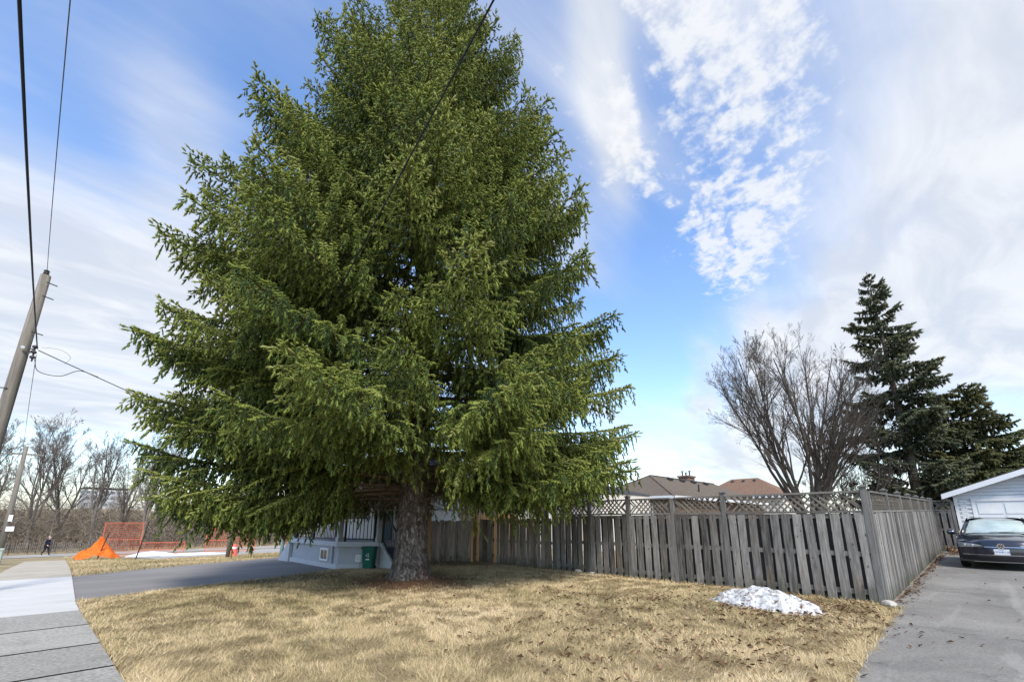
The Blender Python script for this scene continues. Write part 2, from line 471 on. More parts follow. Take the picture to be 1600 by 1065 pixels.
m_conc_tan = mat('tan_concrete', [(.25, (.33, .29, .235)), (.75, (.44, .40, .335))], 1.5, .9, bump=.2, detail=7, rnd=.1, bump_scale=50)
m_blade = mat('dry_grass_blade', [(.0, (.090, .066, .036)), (.26, (.165, .165, .066)), (.50, (.49, .380, .210)), (.76, (.68, .54, .325)), (1., (.77, .66, .47))],
              2., .8, attr='tint', transl=.25, spec=.15)
m_leaf = mat('dead_leaf', [(.0, (.055, .030, .018)), (.45, (.15, .085, .045)), (.8, (.27, .17, .10)), (1., (.40, .30, .21))], 9., .85, attr='tint', transl=.1, spec=.2)
m_snow = mat('old_snow', [(.30, (.36, .37, .39)), (.5, (.54, .55, .57)), (.75, (.68, .69, .71))], 9., .8, bump=1., detail=8, spec=.3, bump_scale=16,
             second=((.15, .125, .105), 13., .47, .62, .72))
m_white = plain('white_paint', (.72, .73, .74), .55, .06, scale=3.)
m_siding = plain('white_siding', (.60, .63, .67), .5, .05, scale=2., rnd=.06)
m_fascia = plain('white_fascia', (.66, .68, .72), .5, .05, scale=2.)
m_stucco = plain('grey_stucco', (.37, .395, .43), .9, .08, scale=5., bump=.25, bump_scale=90)
m_plinth = plain('pale_stucco', (.46, .49, .52), .9, .07, scale=5., bump=.25, bump_scale=90)
m_wall_lt = plain('cream_wall', (.58, .55, .51), .9, .06, scale=2.)
m_pinkbrick = plain('pinkish_siding', (.50, .37, .31), .85, .10, scale=3., rnd=.15)
m_roof = mat('grey_brown_shingle', [(.25, (.078, .062, .050)), (.55, (.132, .108, .088)), (.8, (.19, .16, .135))], 9., .95, (1, 1, 1), .5, 7, 0, .1, bump_scale=40)
m_roof_br = mat('rust_brown_shingle', [(.25, (.115, .070, .050)), (.55, (.185, .118, .085)), (.8, (.26, .175, .13))], 7., .95, (1, 1, 1), .4, 7, 0, .1, bump_scale=40)
m_roof_dk = plain('dark_shingle', (.05, .05, .055), .95, .25, scale=20)
m_brick = plain('brown_brick', (.17, .11, .085), .9, .2, scale=9., rnd=.2)
m_black = plain('black_metal', (.018, .018, .022), .45, .2)
m_dark = plain('dark_metal', (.05, .045, .045), .7, .3)
m_galv = plain('galvanised_steel', (.42, .44, .46), .45, .12, metal=.5)
m_glass = glass_mat('window_glass', (.04, .05, .055), .06)
m_teal = plain('green_bin_plastic', (.006, .115, .085), .5, .10)
m_bluebin = plain('dark_blue_plastic', (.02, .045, .10), .5, .12)
m_orange = mat('orange_mesh_cloth', [(.2, (.62, .10, .012)), (.55, (.86, .20, .03)), (.85, (.95, .32, .08))], 9., .7, (1, 1, 2.5), .6, 5, .1, .2, transl=.25)
m_orange_metal = plain('orange_red_paint', (.62, .13, .06), .6, .15)
m_redplastic = plain('faded_red_plastic', (.62, .12, .10), .6, .15)
m_tarp = mat('grey_white_snow', [(.25, (.48, .52, .55)), (.7, (.74, .77, .79))], 2.5, .85, bump=.4, detail=6, second=((.12, .11, .10), 3.2, .62, .70, .8))
m_utility = plain('pale_green_paint', (.36, .43, .38), .6, .06)
m_wire = plain('black_cable', (.012, .012, .018), .6, .2)
m_wire2 = plain('grey_cable', (.10, .10, .12), .6, .2)
m_steel = plain('insulator_steel', (.06, .055, .055), .5, .3)
m_cloth = plain('navy_cloth', (.012, .015, .032), .9, .25, scale=9.)
m_skin = plain('skin', (.50, .32, .24), .6, .08)
m_hairgrey = plain('grey_hair', (.35, .33, .31), .9, .1)
m_shoe = plain('dark_shoe', (.01, .01, .012), .6, .1)
m_stone = plain('pale_stone', (.42, .39, .35), .9, .15, scale=8., bump=.4, bump_scale=30, rnd=.2)

def text_mesh(name, body, size, m, parent, loc, rot, ext=.002, align='CENTER'):
    cu_ = bpy.data.curves.new(name, 'FONT')
    cu_.body = body; cu_.size = size; cu_.extrude = ext; cu_.align_x = align; cu_.align_y = 'CENTER'
    cu_.resolution_u = 3
    tmp = bpy.data.objects.new(name, cu_)
    COL.objects.link(tmp)
    dg = bpy.context.evaluated_depsgraph_get()
    me = bpy.data.meshes.new_from_object(tmp.evaluated_get(dg))
    bpy.data.objects.remove(tmp); bpy.data.curves.remove(cu_)
    me.name = name
    me.materials.clear(); me.materials.append(m)
    return link(name, me, parent, loc, rot)

# ================================================================== GROUND
def axis(*spans):
    out = []
    for a, b, s in spans: out += list(np.arange(a, b, s))
    out.append(spans[-1][1])
    return np.array(out)
gx = axis((-1500, -200, 260), (-200, -30, 17), (-30, 45, 1.), (45, 200, 15.5), (200, 1500, 260))
gy = axis((-1500, -200, 260), (-200, -20, 18), (-20, 75, 1.), (75, 200, 12.5), (200, 1500, 260))
def sheet(name, xs, ys, m, off, mask=None, extra=None):
    X, Y = np.meshgrid(xs, ys)
    Z = gz(X, Y)+off
    if extra is not None: Z = Z+extra(X, Y)
    V = np.stack([X.ravel(), Y.ravel(), Z.ravel()], 1)
    a, b = X.shape
    I = (np.arange(a-1)[:, None]*b+np.arange(b-1)[None, :]).ravel()
    F = np.stack([I, I+1, I+b+1, I+b], 1)
    if mask is not None: F = F[mask(X[:-1, :-1].ravel(), Y[:-1, :-1].ravel())]
    o = link(name, fast_mesh(name, V, F, m, smooth=True))
    return tag(o, kind='structure')
sheet('ground', gx, gy, m_soil, -.012)

# lawn in front of the fence: a slightly mounded sheet with an uneven edge
def walk_x1(y): return .40+.043*np.clip(11.8-np.asarray(y, float), 0, 9)      # the pavement's edge bends towards the street corner
def lawn_x0(y): return walk_x1(y)+.04+.05*(fbm(y*0+3., y, 2.2)-.5)
def drv_y(x): return 1.17+.028*(x-5.7)+.16*(fbm(x, x*0+1., 1.3)-.5)         # right driveway's edge
def ldr_y0(x): return 12.22+.34*x+.14*(fbm(x, x*0+5., 1.3)-.5)             # left driveway's near edge
def ldr_y1(x): return 17.45+.70*x
def lawn_h(x, y):
    e = np.minimum.reduce([x-lawn_x0(y), y-drv_y(x), ldr_y0(x)-y, np.full_like(x, 9.)])
    h = .035*np.clip(e/.18, 0, 1)+.05*np.clip((e-.2)/2., 0, 1)
    h = h*np.clip((11.5-x)/1.2, .25, 1)
    return h+.018*(fbm(x, y, .8)-.5)*np.clip(e, 0, 1)
nx, ny = 90, 100
V = []; 
for j in range(ny+1):
    for i in range(nx+1):
        u, v = i/nx, (j/ny)
        # warp a unit square to the lawn outline
        x = .44+(11.9-.44)*u
        xr = u
        y0 = float(drv_y(np.array(x))); y1 = float(ldr_y0(np.array(min(x, 7.4)))) if x < 7.4 else 14.74
        y = y0+(y1-y0)*v
        xl = float(lawn_x0(np.array(y))); x = x+(xl-.44)*(1-u)**2
        V.append((x, y, 0.))
V = np.array(V)
V[:, 2] = gz(V[:, 0], V[:, 1])+lawn_h(V[:, 0], V[:, 1])-.002
I = (np.arange(ny)[:, None]*(nx+1)+np.arange(nx)[None, :]).ravel()
F = np.stack([I, I+1, I+nx+2, I+nx+1], 1)
tag(link('lawn', fast_mesh('lawn', V, F, m_soil, smooth=True)), kind='structure')

# pavement of separate concrete slabs
walk = empty('sidewalk'); tag(walk, kind='structure')
m_joint = plain('joint_dirt_shade', (.022, .019, .015), .95, .3, scale=20.)
def slab(y0, y1, m, x0=-1.12, x1=.40):
    b = MB(); g = .013
    xs = np.linspace(0, 1, 3); X1 = lambda y: float(walk_x1(y)); ys = np.linspace(y0+g, y1-g, 4)
    jz = rng.normal(0, .0015)
    heave = .006 if m is m_conc else .002
    zt = lambda y: .030+jz+heave*(.5-(y-y0)/(y1-y0))          # frost-heaved: every slab stands a little proud of the one before
    top = [[(x0+(X1(y)-x0)*f, y, gzf(0, y)+zt(y)) for f in xs] for y in ys]
    b.grid(top)
    low = [(x0, y0+g), (X1(y0+g), y0+g), (X1(y1-g), y1-g), (x0, y1-g)]
    tv = [(x, y, gzf(x, y)+zt(y)) for x, y in low]; lv = [(x, y, gzf(x, y)-.06) for x, y in low]
    b.add(tv+lv, [(0, 4, 5, 1), (1, 5, 6, 2), (2, 6, 7, 3), (3, 7, 4, 0)])
    o = b.build('slab', m, walk)
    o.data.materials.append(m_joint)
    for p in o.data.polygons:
        if abs(p.normal.y) > .7 and m is m_conc: p.material_index = 1  # end faces take the dark joint colour, painting each step's shadow line
    return o
strip_dirt = MB().grid([[(x, y_, gzf(x, y_)-.004) for x in (-1.10, float(walk_x1(y_))-.02)] for y_ in np.arange(-9, 34.4, .7)]).build('joint_dirt_shade', m_joint, walk)
y = -9.
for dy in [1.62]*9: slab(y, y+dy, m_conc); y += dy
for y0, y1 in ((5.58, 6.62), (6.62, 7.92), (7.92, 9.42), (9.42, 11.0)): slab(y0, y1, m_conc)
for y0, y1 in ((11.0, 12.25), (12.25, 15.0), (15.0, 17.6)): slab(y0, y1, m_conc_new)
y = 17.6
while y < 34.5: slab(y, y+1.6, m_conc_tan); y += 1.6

def strip(name, m, left, right, n, k, off, parent=None):
    """a sheet between two edge curves given as functions of s in 0..1"""
    P = []
    for i in range(n+1):
        a, b = left(i/n), right(i/n)
        row = []
        for j in range(k+1):
            x = a[0]+(b[0]-a[0])*j/k; y = a[1]+(b[1]-a[1])*j/k
            row.append((x, y, gzf(x, y)+off))
        P.append(row)
    o = MB().grid(P).build(name, m, parent, smooth=True)
    if not parent: tag(o, kind='structure')
    return o
strip('driveway', m_asph_old, lambda s: (.42+32*s, -9.0), lambda s: (.42+32*s, float(drv_y(np.array(.42+32*s))) if s < .32 else 1.47), 64, 6, .006)
strip('asphalt_drive', m_asph_new, lambda s: (.41+7.6*s, float(ldr_y0(np.array(.41+min(7.6*s, 6.6))))-.02), lambda s: (.41+9.5*s, float(ldr_y1(np.array(.41+9.5*s)))), 30, 8, .008)
strip('road', m_gravel, lambda s: (-9+60*s, 53.+1.5*s), lambda s: (-9+60*s, 66.+1.*s), 30, 6, .01)
strip('street', m_asph_old, lambda s: (-11.5, -60+125*s), lambda s: (-3.2, -60+125*s), 60, 2, .004)
strip('building_pad', m_gravel, lambda s: (3.6+26*s, 28.5+12*s), lambda s: (2.6+24*s, 44.+9*s), 20, 6, .012)

# far bank behind the ravine
hx = np.linspace(-160, 120, 80); hy = np.linspace(84, 190, 30)
def hill_h(X, Y):
    r = np.clip((Y-84)/38., 0, 1); r = r*r*(3-2*r)
    return r*(4.2+2.6*fbm(X, Y, .035)) - np.clip((Y-150)/40, 0, 1)*6
sheet('hill', hx, hy, m_soil, -.35, None, lambda X, Y: hill_h(X, Y))

# ================================================================== THE SPRUCE
def shoot_template():
    v = []; f = []; tt = []
    for x, r, tn in ((.02, .62, -.10), (.55, .95, .0)):
        for k in range(4):
            a = math.pi/2*k+(.4 if x > .1 else 0)
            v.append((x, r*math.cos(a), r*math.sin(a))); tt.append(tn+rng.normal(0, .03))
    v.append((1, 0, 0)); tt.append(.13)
    for k in range(4):
        k2 = (k+1) % 4
        f += [(k, k2, 4+k2), (k, 4+k2, 4+k), (4+k, 4+k2, 8)]
    for i in range(7):
        a = i*2.4; x0 = .12+.11*i
        c, s = math.cos(a), math.sin(a)
        b = len(v)
        v += [(x0-.07, c*.3-s*.16, s*.3+c*.16), (x0+.07, c*.3+s*.16, s*.3-c*.16), (x0+.22, c*1.75, s*1.75)]
        tt += [0, 0, .10]; f.append((b, b+1, b+2))
    return np.array(v), np.array(f), np.array(tt)
SH_V, SH_F, SH_T = shoot_template()

def shoots_mesh(name, P, D, L, W, T, m):
    P = np.array(P); D = np.array(D); L = np.array(L)[:, None]; W = np.array(W)[:, None]; T = np.array(T)
    n = len(P)
    D = D/np.linalg.norm(D, axis=1, keepdims=True)
    ref = np.where(np.abs(D[:, 2:3]) < .9, np.array([[0, 0, 1.]]), np.array([[1., 0, 0]]))
    A = np.cross(D, ref); A /= np.linalg.norm(A, axis=1, keepdims=True)
    B = np.cross(A, D)
    ph = rng.random((n, 1))*6.28
    A2 = A*np.cos(ph)+B*np.sin(ph); B2 = -A*np.sin(ph)+B*np.cos(ph)
    V = (P[:, None, :] + D[:, None, :]*(L*SH_V[None, :, 0])[:, :, None]
         + A2[:, None, :]*(W*SH_V[None, :, 1])[:, :, None] + B2[:, None, :]*(W*SH_V[None, :, 2])[:, :, None])
    F = SH_F[None]+(np.arange(n)*len(SH_V))[:, None, None]
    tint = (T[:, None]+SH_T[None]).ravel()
    return fast_mesh(name, V.reshape(-1, 3), F.reshape(-1, 3), m, tint, smooth=False)

def rv(s): return np.array([random.gauss(0, s), random.gauss(0, s), random.gauss(0, s)])

def make_branch(L, shape, seed, m_n, sl_=(.09, .155), sw=.0195, step=.060, sec_step=.135, hang=1., t0=.26, far=False, tone=.40):
    random.seed(seed)
    a, s, u = shape
    wig = [random.uniform(-.05, .05)*L for _ in range(3)]
    def ax(t):
        return np.array([L*t*(1-.04*t), wig[0]*math.sin(3*t)+wig[1]*t*t, L*(a*t-s*t*t+u*t**3)])
    def axd(t):
        d = ax(min(1, t+.02))-ax(max(0, t-.02)); return d/np.linalg.norm(d)
    wood = MB()
    N = 9
    rb = .010+.0075*L
    wood.tube([ax(i/N) for i in range(N+1)], [rb*(1-.86*(i/N))+.002 for i in range(N+1)], 6 if not far else 4)
    P, D, LL, WW, T = [], [], [], [], []
    def shoot(p, d, l, w_, t):
        P.append(p); D.append(d); LL.append(l); WW.append(w_*random.uniform(.8, 1.2)); T.append(t)
    # dead inner twigs
    if not far:
        t = .06
        while t < t0+.15:
            p = ax(t); sgn = random.choice((-1, 1))
            d = axd(t)*.6+np.array([0, sgn*.8, -.3])+rv(.25)
            ln = random.uniform(.25, .7)*min(1, L/4)
            q1 = p+d*ln*.5+np.array([0, 0, -.04]); q2 = p+d*ln+np.array([0, 0, -.22*ln])+rv(.05)
            wood.tube([p, q1, q2], [.006, .0045, .002], 3, False)
            for _ in range(3):
                e = q1+(q2-q1)*random.random()
                wood.tube([e, e+np.array([random.gauss(0, .06), random.gauss(0, .06), -random.uniform(.08, .28)])], [.003, .0015], 3, False)
            t += .045
    t = t0; k = 0
    while t < 1.0:
        p = ax(t); d0 = axd(t)
        lat = np.array([-d0[1], d0[0], 0.]); lat /= np.linalg.norm(lat)
        side = 1 if k % 2 else -1
        k += 1
        env = min(1., (t-t0)/.18+.35)
        ln = min(1.45, (.50*L*(1-t)**.8+.16))*random.uniform(.65, 1.1)*env
        ang = R(random.uniform(42, 66))*(1-.35*t)
        dr = d0*math.cos(ang)+lat*side*math.sin(ang)+np.array([0, 0, random.uniform(-.12, .16)+.50*max(0, t-.70)])
        dr /= np.linalg.norm(dr)
        droop = random.uniform(.20, .50)*(1-.70*t)*hang
        pt = lambda q: p+dr*q+np.array([0, 0, -droop*q*q/max(.4, ln)*1.2])
        bt = tone+random.gauss(0, .07)+(.10*t)
        if ln > .3 or far:
            wood.tube([pt(0), pt(ln*.5), pt(ln*.97)], [.0065, .0045, .002], 3, False)
        q = .05*random.random()+.03; j = 0
        while q < ln:
            fr = q/ln
            pp = pt(q); dd = pt(q+.02)-pt(q); dd /= np.linalg.norm(dd)
            sd = np.cross(dd, (0, 0, 1.)); sd /= (np.linalg.norm(sd)+1e-6)
            sg = 1 if j % 2 else -1
            j += 1
            aa = R(random.uniform(32, 58))
            sdir = dd*math.cos(aa)+sd*sg*math.sin(aa)+np.array([0, 0, random.uniform(-.38, .14)+.45*max(0, t+.3*fr-.75)])
            l = random.uniform(*sl_)*(1.15-.35*fr)
            shoot(pp, sdir, l, sw, bt-.09+.25*fr+random.gauss(0, .06))  # lighter young tips, plus bough shade painted into the inner shoots
            q += step*random.uniform(.75, 1.25)
        shoot(pt(ln*.96), pt(ln)-pt(ln*.9), random.uniform(*sl_)*1.1, sw, bt+.18)
        # pendulous twigs
        fr_ = lambda q_, l_: .8+.2*q_/l_
        q = .08
        while q < ln*.95 and hang > 0:
            pp = pt(q)
            hl = random.uniform(.15, .85)*min(1, L/3.4)*(1-.62*t*fr_(q, ln))*hang
            hd = np.array([random.gauss(0, .16), random.gauss(0, .16), -1.])+dr*.28
            hd /= np.linalg.norm(hd)
            z = .03
            wood.tube([pp, pp+hd*hl], [.003, .0015], 3, False)
            while z < hl:
                b = pp+hd*z
                o = np.array([random.gauss(0, 1), random.gauss(0, 1), 0.]); o /= np.linalg.norm(o)
                shoot(b, hd*.86+o*.55, random.uniform(*sl_)*.95, sw*.92, bt-.13+random.gauss(0, .06))
                z += step*1.05*random.uniform(.8, 1.2)
            shoot(pp+hd*hl, hd, sl_[1], sw, bt)
            q += .155*random.uniform(.7, 1.3)*(2. if far else 1.)
        t += sec_step/L*random.uniform(.75, 1.25)
    # shoots on the leader of the branch
    t = .42
    while t < 1:
        d0 = axd(t); o = rv(1.); o -= d0*o.dot(d0); o /= np.linalg.norm(o)
        o[2] = abs(o[2])*.6
        shoot(ax(t), d0*.75+o*.65, random.uniform(*sl_)*1.05, sw, tone+.15+random.gauss(0, .05))
        t += .05/L
    for o in (0, .5, -.5, .3):
        d0 = axd(1); lat = np.array([-d0[1], d0[0], 0.])
        shoot(ax(.985), d0+lat*o+np.array([0, 0, .1]), sl_[1]*1.25, sw, tone+.22)
    return (wood.mesh('branch', m_twig if not far else m_darkbark, True), shoots_mesh('foliage', P, D, LL, WW, T, m_n))

SPX, SPY = 6.54, 10.45
spruce = empty('spruce_tree', (SPX, SPY, 0), 0, 'huge full spruce with drooping green branches filling the lawn', 'tree')

# trunk with root flare and scaly bark
def spruce_trunk():
    H = 23.3; n = 44
    zs = list(np.linspace(-.15, 2.6, 60))+list(np.linspace(2.75, H, 60))
    V = []; 
    prof = lambda z: np.interp(z, [-.15, 0, .12, .3, .6, 1.1, 2.4, 8, 15, H], [.74, .66, .565, .49, .435, .40, .375, .28, .15, .012])
    lean = lambda z: (.012*math.sin(z*.3), .015*math.sin(z*.23+1))
    for z in zs:
        r = float(prof(z)); lx, ly = lean(z)
        for k in range(n):
            a = 2*math.pi*k/n
            lobe = .13*max(0, 1-z/.75)*(math.cos(a*5+.7)+.5*math.cos(a*3+2))*r
            bark = .016*(random.random()-.5)+.02*(float(vnoise(a*4.2+9, z*6., 1.))-.5)+.018*(float(vnoise(math.cos(a)*5+20, z*3.1+math.sin(a)*4, 1.))-.5)
            rr = r+lobe+bark*min(1, r/.3)
            V.append((lx+rr*math.cos(a), ly+rr*math.sin(a), z))
    F = []
    for i in range(len(zs)-1):
        for k in range(n):
            k2 = (k+1) % n
            F.append((i*n+k, i*n+k2, (i+1)*n+k2, (i+1)*n+k))
    return link('trunk', fast_mesh('trunk', V, F, m_bark, smooth=True), spruce)
spruce_trunk()

CLS = []          # (length, low/high shape, [(wood, foliage), ...])
for L, shapes in ((6.0, [(.10, .46, .38)]), (5.2, [(.12, .50, .42), (.28, .54, .44)]), (3.9, [(.32, .54, .44), (.55, .48, .38)]),
                  (2.8, [(.55, .48, .36)]), (1.6, [(.75, .40, .25)]), (.8, [(.9, .3, .1)])):
    for sh in shapes:
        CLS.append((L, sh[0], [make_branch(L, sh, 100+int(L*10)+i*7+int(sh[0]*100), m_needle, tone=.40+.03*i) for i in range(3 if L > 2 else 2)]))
def add_branch(z, az, L, parent, pool, tilt=0., roll=0., slope=None):
    """one branch object of the nearest size, with its foliage"""
    best = min(pool, key=lambda c: abs(math.log(c[0]/L))*2+abs(c[1]-slope)*1.2)
    wm, fm = random.choice(best[2])
    k = L/best[0]
    b = link('branch', wm, parent, (.0, .0, z), (roll, tilt, az), (k, k, k))
    f = link('foliage', fm, b)
    tag(f, kind='stuff')
    return b
random.seed(31)
IMG_LEFT = math.atan2(.697, -.717)            # azimuth of the picture's left
def spruce_R(z, az):
    r = float(np.interp(z, [1.6, 3, 5, 8, 11, 14, 17, 20, 22.3, 23.3], [5.1, 5.55, 5.8, 5.65, 4.75, 3.45, 2.15, 1.0, .5, .3]))
    c = math.cos(az-IMG_LEFT)
    return r*(1+.12*max(0, c)*float(np.interp(z, [2.5, 5, 8, 12], [.1, 1, .8, -.25])))*(1-.07*max(0, -c)*float(np.interp(z, [6, 10, 15, 20], [0, 1, 1, .3])))
z = 2.05; ga = 0.; nb = 0
while z < 23.2:
    for _ in range(4 if z < 15 else 3):
        ga += 2.399963+random.gauss(0, .10)
        zz = z+random.uniform(-.12, .12)
        L = max(.5, spruce_R(zz, ga)*random.choice((random.uniform(.62, .9), random.uniform(.93, 1.03), random.uniform(.93, 1.03), random.uniform(.93, 1.05))))
        cdel = (ga-IMG_LEFT) % (2*math.pi)
        if 3.7 < cdel < 5.7 and random.random() < .66: continue      # thinner at the back
        if zz < 2.75 and .75 < cdel < 2.4: continue
        if 6.8 < zz < 8.6 and 1.35 < cdel < 1.8 and random.random() < .3: continue
        slope = float(np.interp(zz, [2, 4, 7, 11, 16, 22], [.08, .10, .20, .36, .58, .85]))
        tilt = -float(np.interp(zz, [2, 4, 10], [-.02, .0, .02]))+random.gauss(0, .065)
        if zz < 3.6: tilt = min(tilt, .03)
        add_branch(zz, ga, L, spruce, CLS, tilt, random.gauss(0, .16), slope); nb += 1
    z += float(np.interp(z, [2, 6, 14, 15.5, 23], [.205, .20, .21, .24, .22]))
# the long low limb that reaches out to the left and turns up at its end
for zz, az, L, tilt, rl in ((2.5, IMG_LEFT+.42, 6.3, -.08, 0), (2.75, IMG_LEFT+.50, 6.5, -.19, .1), (2.35, IMG_LEFT+.58, 5.9, .0, -.1),
                            (2.2, IMG_LEFT+.30, 6.0, .06, 0.), (2.3, IMG_LEFT+.46, 5.4, .075, .1), (2.2, IMG_LEFT+.34, 5.0, .08, -.1),
                            (2.3, IMG_LEFT+.18, 5.4, .07, 0), (6.6, IMG_LEFT+.25, 6.3, .03, .1), (5.4, IMG_LEFT+.10, 6.2, -.02, 0.), (7.6, IMG_LEFT+.55, 5.9, .05, 0.),
                            (2.7, IMG_LEFT+2.8, 5.8, .0, .1), (2.9, IMG_LEFT+3.05, 6.0, .04, 0), (3.6, IMG_LEFT+2.95, 6.0, .02, 0), (3.3, IMG_LEFT+3.35, 5.9, .03, .1), (4.2, IMG_LEFT+3.15, 6.0, .05, .1), (4.7, IMG_LEFT+2.85, 5.9, .04, 0)):
    add_branch(zz, az, L, spruce, CLS, tilt, rl, .08)
# dead twigs round the lower trunk
tw = MB()
for _ in range(420):
    zz = random.uniform(1.75, 7.); a = random.uniform(0, 6.28); r0 = .36
    p = np.array([r0*math.cos(a), r0*math.sin(a), zz]); ln = random.uniform(.3, 1.5)
    d = np.array([math.cos(a+random.gauss(0, .3)), math.sin(a+random.gauss(0, .3)), random.uniform(-.5, .15)])
    q1 = p+d*ln*.5; q2 = q1+(d+np.array([0, 0, -.35])+rv(.2))*ln*.5
    tw.tube([p, q1, q2], [.010, .006, .0025], 3, False)
    for _ in range(4):
        e = q1+(q2-q1)*random.uniform(-.5, 1)
        e2 = e+np.array([random.gauss(0, .12), random.gauss(0, .12), -random.uniform(.05, .4)])
        tw.tube([e, e2], [.004, .0016], 3, False)
tag(tw.build('dead_twigs', m_twig, spruce), kind='stuff')

# ================================================================== OTHER CONIFERS
def conifer(name, loc, H, Rf, n, m_n, label, seed, group=None, sparse=1., lean=0.):
    random.seed(seed)
    root = empty(name, loc, random.random()*6, label, 'tree', group)
    tr = MB()
    tr.tube([(lean*z*z/H/H, 0, z) for z in np.linspace(-.3, H, 12)], [max(.02, .30*(1-i/11.)*H/16) for i in range(12)], 8)
    tr.build('trunk', m_darkbark, root, smooth=True)
    ga = 0
    for i in range(n):
        f = (i+.5)/n
        z = 1.0+(H-1.2)*f
        ga += 2.4+random.gauss(0, .35)
        L = max(.45, Rf(f)*random.uniform(.62, 1.15))
        b = add_branch(z, ga, L, root, CLS_FAR[m_n.name], random.gauss(.02, .2)-.25*f, random.gauss(0, .15), .15)
        b.location.x = lean*z*z/H/H
    return root
CLS_FAR = {}
for m_n in (m_needle_far, m_needle_rust):
    CLS_FAR[m_n.name] = [(L, .15, [make_branch(L, sh, 900+i+int(L*10), m_n, (.16, .30), .055, .10, .20, .55, .10, True, .36) for i, sh in enumerate(((.10, .30, .25), (.22, .40, .30)))])
                         for L in (4.2, 2.6, 1.3)]
conifer('conifer_tree', (35.9, 2.55, .3), 17.6, lambda f: np.interp(f, [0, .12, .3, .55, .8, .93, 1], [3.2, 3.6, 3.3, 2.5, 1.55, .9, .4]), 108, m_needle_far,
        'tall dark pointed conifer with open branches behind the side fence', 5, 'conifers behind the side fence', lean=-.5)
conifer('conifer_tree', (39.0, -.2, .3), 9.6, lambda f: np.interp(f, [0, .3, .6, .85, 1], [3.2, 3.1, 2.5, 1.4, .5]), 92, m_needle_rust,
        'lower brownish green conifer between the tall conifer and the garage roof', 6, 'conifers behind the side fence')

# ================================================================== BARE TREES
def bare_meshes(seed, H, stems, r0, spread, kids=(7, 6, 5, 4), upward=.10, thick=1., trunk_h=.0, ratio=(.42, .62), amin=22, amax=42, stem=(.72, .98), m=None):
    random.seed(seed)
    tr = MB(); cr = MB()
    def grow(p, d, ln, r, lev):
        n = (7, 6, 4, 3, 2)[min(lev, 4)]
        pts = [p]; q = p.copy(); dd = d.copy()
        jit = (.06, .10, .13, .16, .18)[min(lev, 4)]
        for i in range(n):
            dd = dd+rv(jit)+np.array([0, 0, upward*(1 if lev else .3)])
            dd /= np.linalg.norm(dd)
            q = q+dd*ln/n
            pts.append(q)
        rad = [max(.0055*thick, r*(1-.80*i/n)) for i in range(n+1)]
        (tr if lev == 0 else cr).tube(pts, rad, (8, 6, 4, 3, 3)[min(lev, 4)], False)
        if lev >= len(kids): return
        k = kids[lev]
        for j in range(k):
            f = random.uniform(.22 if lev else .18, .97)
            i = min(n-1, int(f*n)); fr = f*n-i
            b = pts[i]*(1-fr)+pts[i+1]*fr
            dd = pts[i+1]-pts[i]; dd /= np.linalg.norm(dd)
            o = rv(1.); o -= dd*o.dot(dd); o /= np.linalg.norm(o)
            an = R(random.uniform(amin, amax))
            grow(b, dd*math.cos(an)+o*math.sin(an), ln*random.uniform(*ratio)*(1.15-.70*f), r*(1-.8*f)*.62, lev+1)
    base = np.array([0., 0., -.3])
    if trunk_h:
        tr.tube([base, base+np.array([0, 0, trunk_h*.5]), base+np.array([0, 0, trunk_h+.3])], [r0*1.6, r0*1.25, r0*1.1], 9)
        base = np.array([0, 0, trunk_h])
    for s in range(stems):
        a = 2*math.pi*s/stems+random.uniform(-.4, .4)
        sp = spread*random.uniform(.35, 1.1)
        d = np.array([math.sin(sp)*math.cos(a), math.sin(sp)*math.sin(a), math.cos(sp)])
        grow(base+np.array([math.cos(a), math.sin(a), 0])*r0*.5, d, (H-trunk_h)*random.uniform(*stem)/max(.75, math.cos(sp)), r0*random.uniform(.75, 1.05), 0)
    m = m or m_barebark
    return tr.mesh('trunk', m, True), cr.mesh('crown', m, True)
def place_bare(ms, loc, rz, k, label, group, name='bare_tree', wide=1.):
    root = empty(name, loc, rz, label, 'tree', group)
    root.scale = (k*wide, k*wide, k)
    for nm, me in zip(('trunk', 'crown'), ms): link(nm, me, root)
    return root
bm_big = bare_meshes(3, 11.6, 11, .125, .47, (12, 8, 5, 3), .05, .75, .5, (.40, .58), 15, 36, (.60, .76))
place_bare(bm_big, (25.6, 5.75, .1), 2.3, 1.09, 'large leafless tree with many upright stems spreading like a vase behind the lattice fence', 'leafless trees behind the fence', wide=.84)
bm_mid = bare_meshes(8, 5.6, 6, .08, .6, (8, 7, 5, 3), .08, 1.1)
place_bare(bm_mid, (32.5, 5.3, .2), 0., 1., 'smaller leafless tree low between the vase shaped tree and the tall conifer', 'leafless trees behind the fence')
place_bare(bm_mid, (58., 29.5, 0.), 2., 1.0, 'small leafless treetop showing over the dark hip roof left of its peak', 'leafless treetops over the roofs')
place_bare(bm_mid, (66., 24.6, 0.), 4., 1.05, 'small leafless treetop showing left of the rust brown roof', 'leafless treetops over the roofs')
place_bare(bm_mid, (56., -3.6, .3), 1., 1.35, 'leafless treetop rising behind the garage roof peak', 'leafless treetops over the roofs')
m_palebark = mat('pale_tree_bark', [(.2, (.095, .080, .070)), (.6, (.185, .163, .145)), (.9, (.27, .245, .22))], 6., .95, rnd=.25, spec=.1)
bl = [bare_meshes(20+i, 14., 3+i % 2, .145, .30, (11, 8, 5, 3), .07, 1.4, 2.6, (.38, .58), 16, 38, (.72, .98), m_palebark) for i in range(3)]
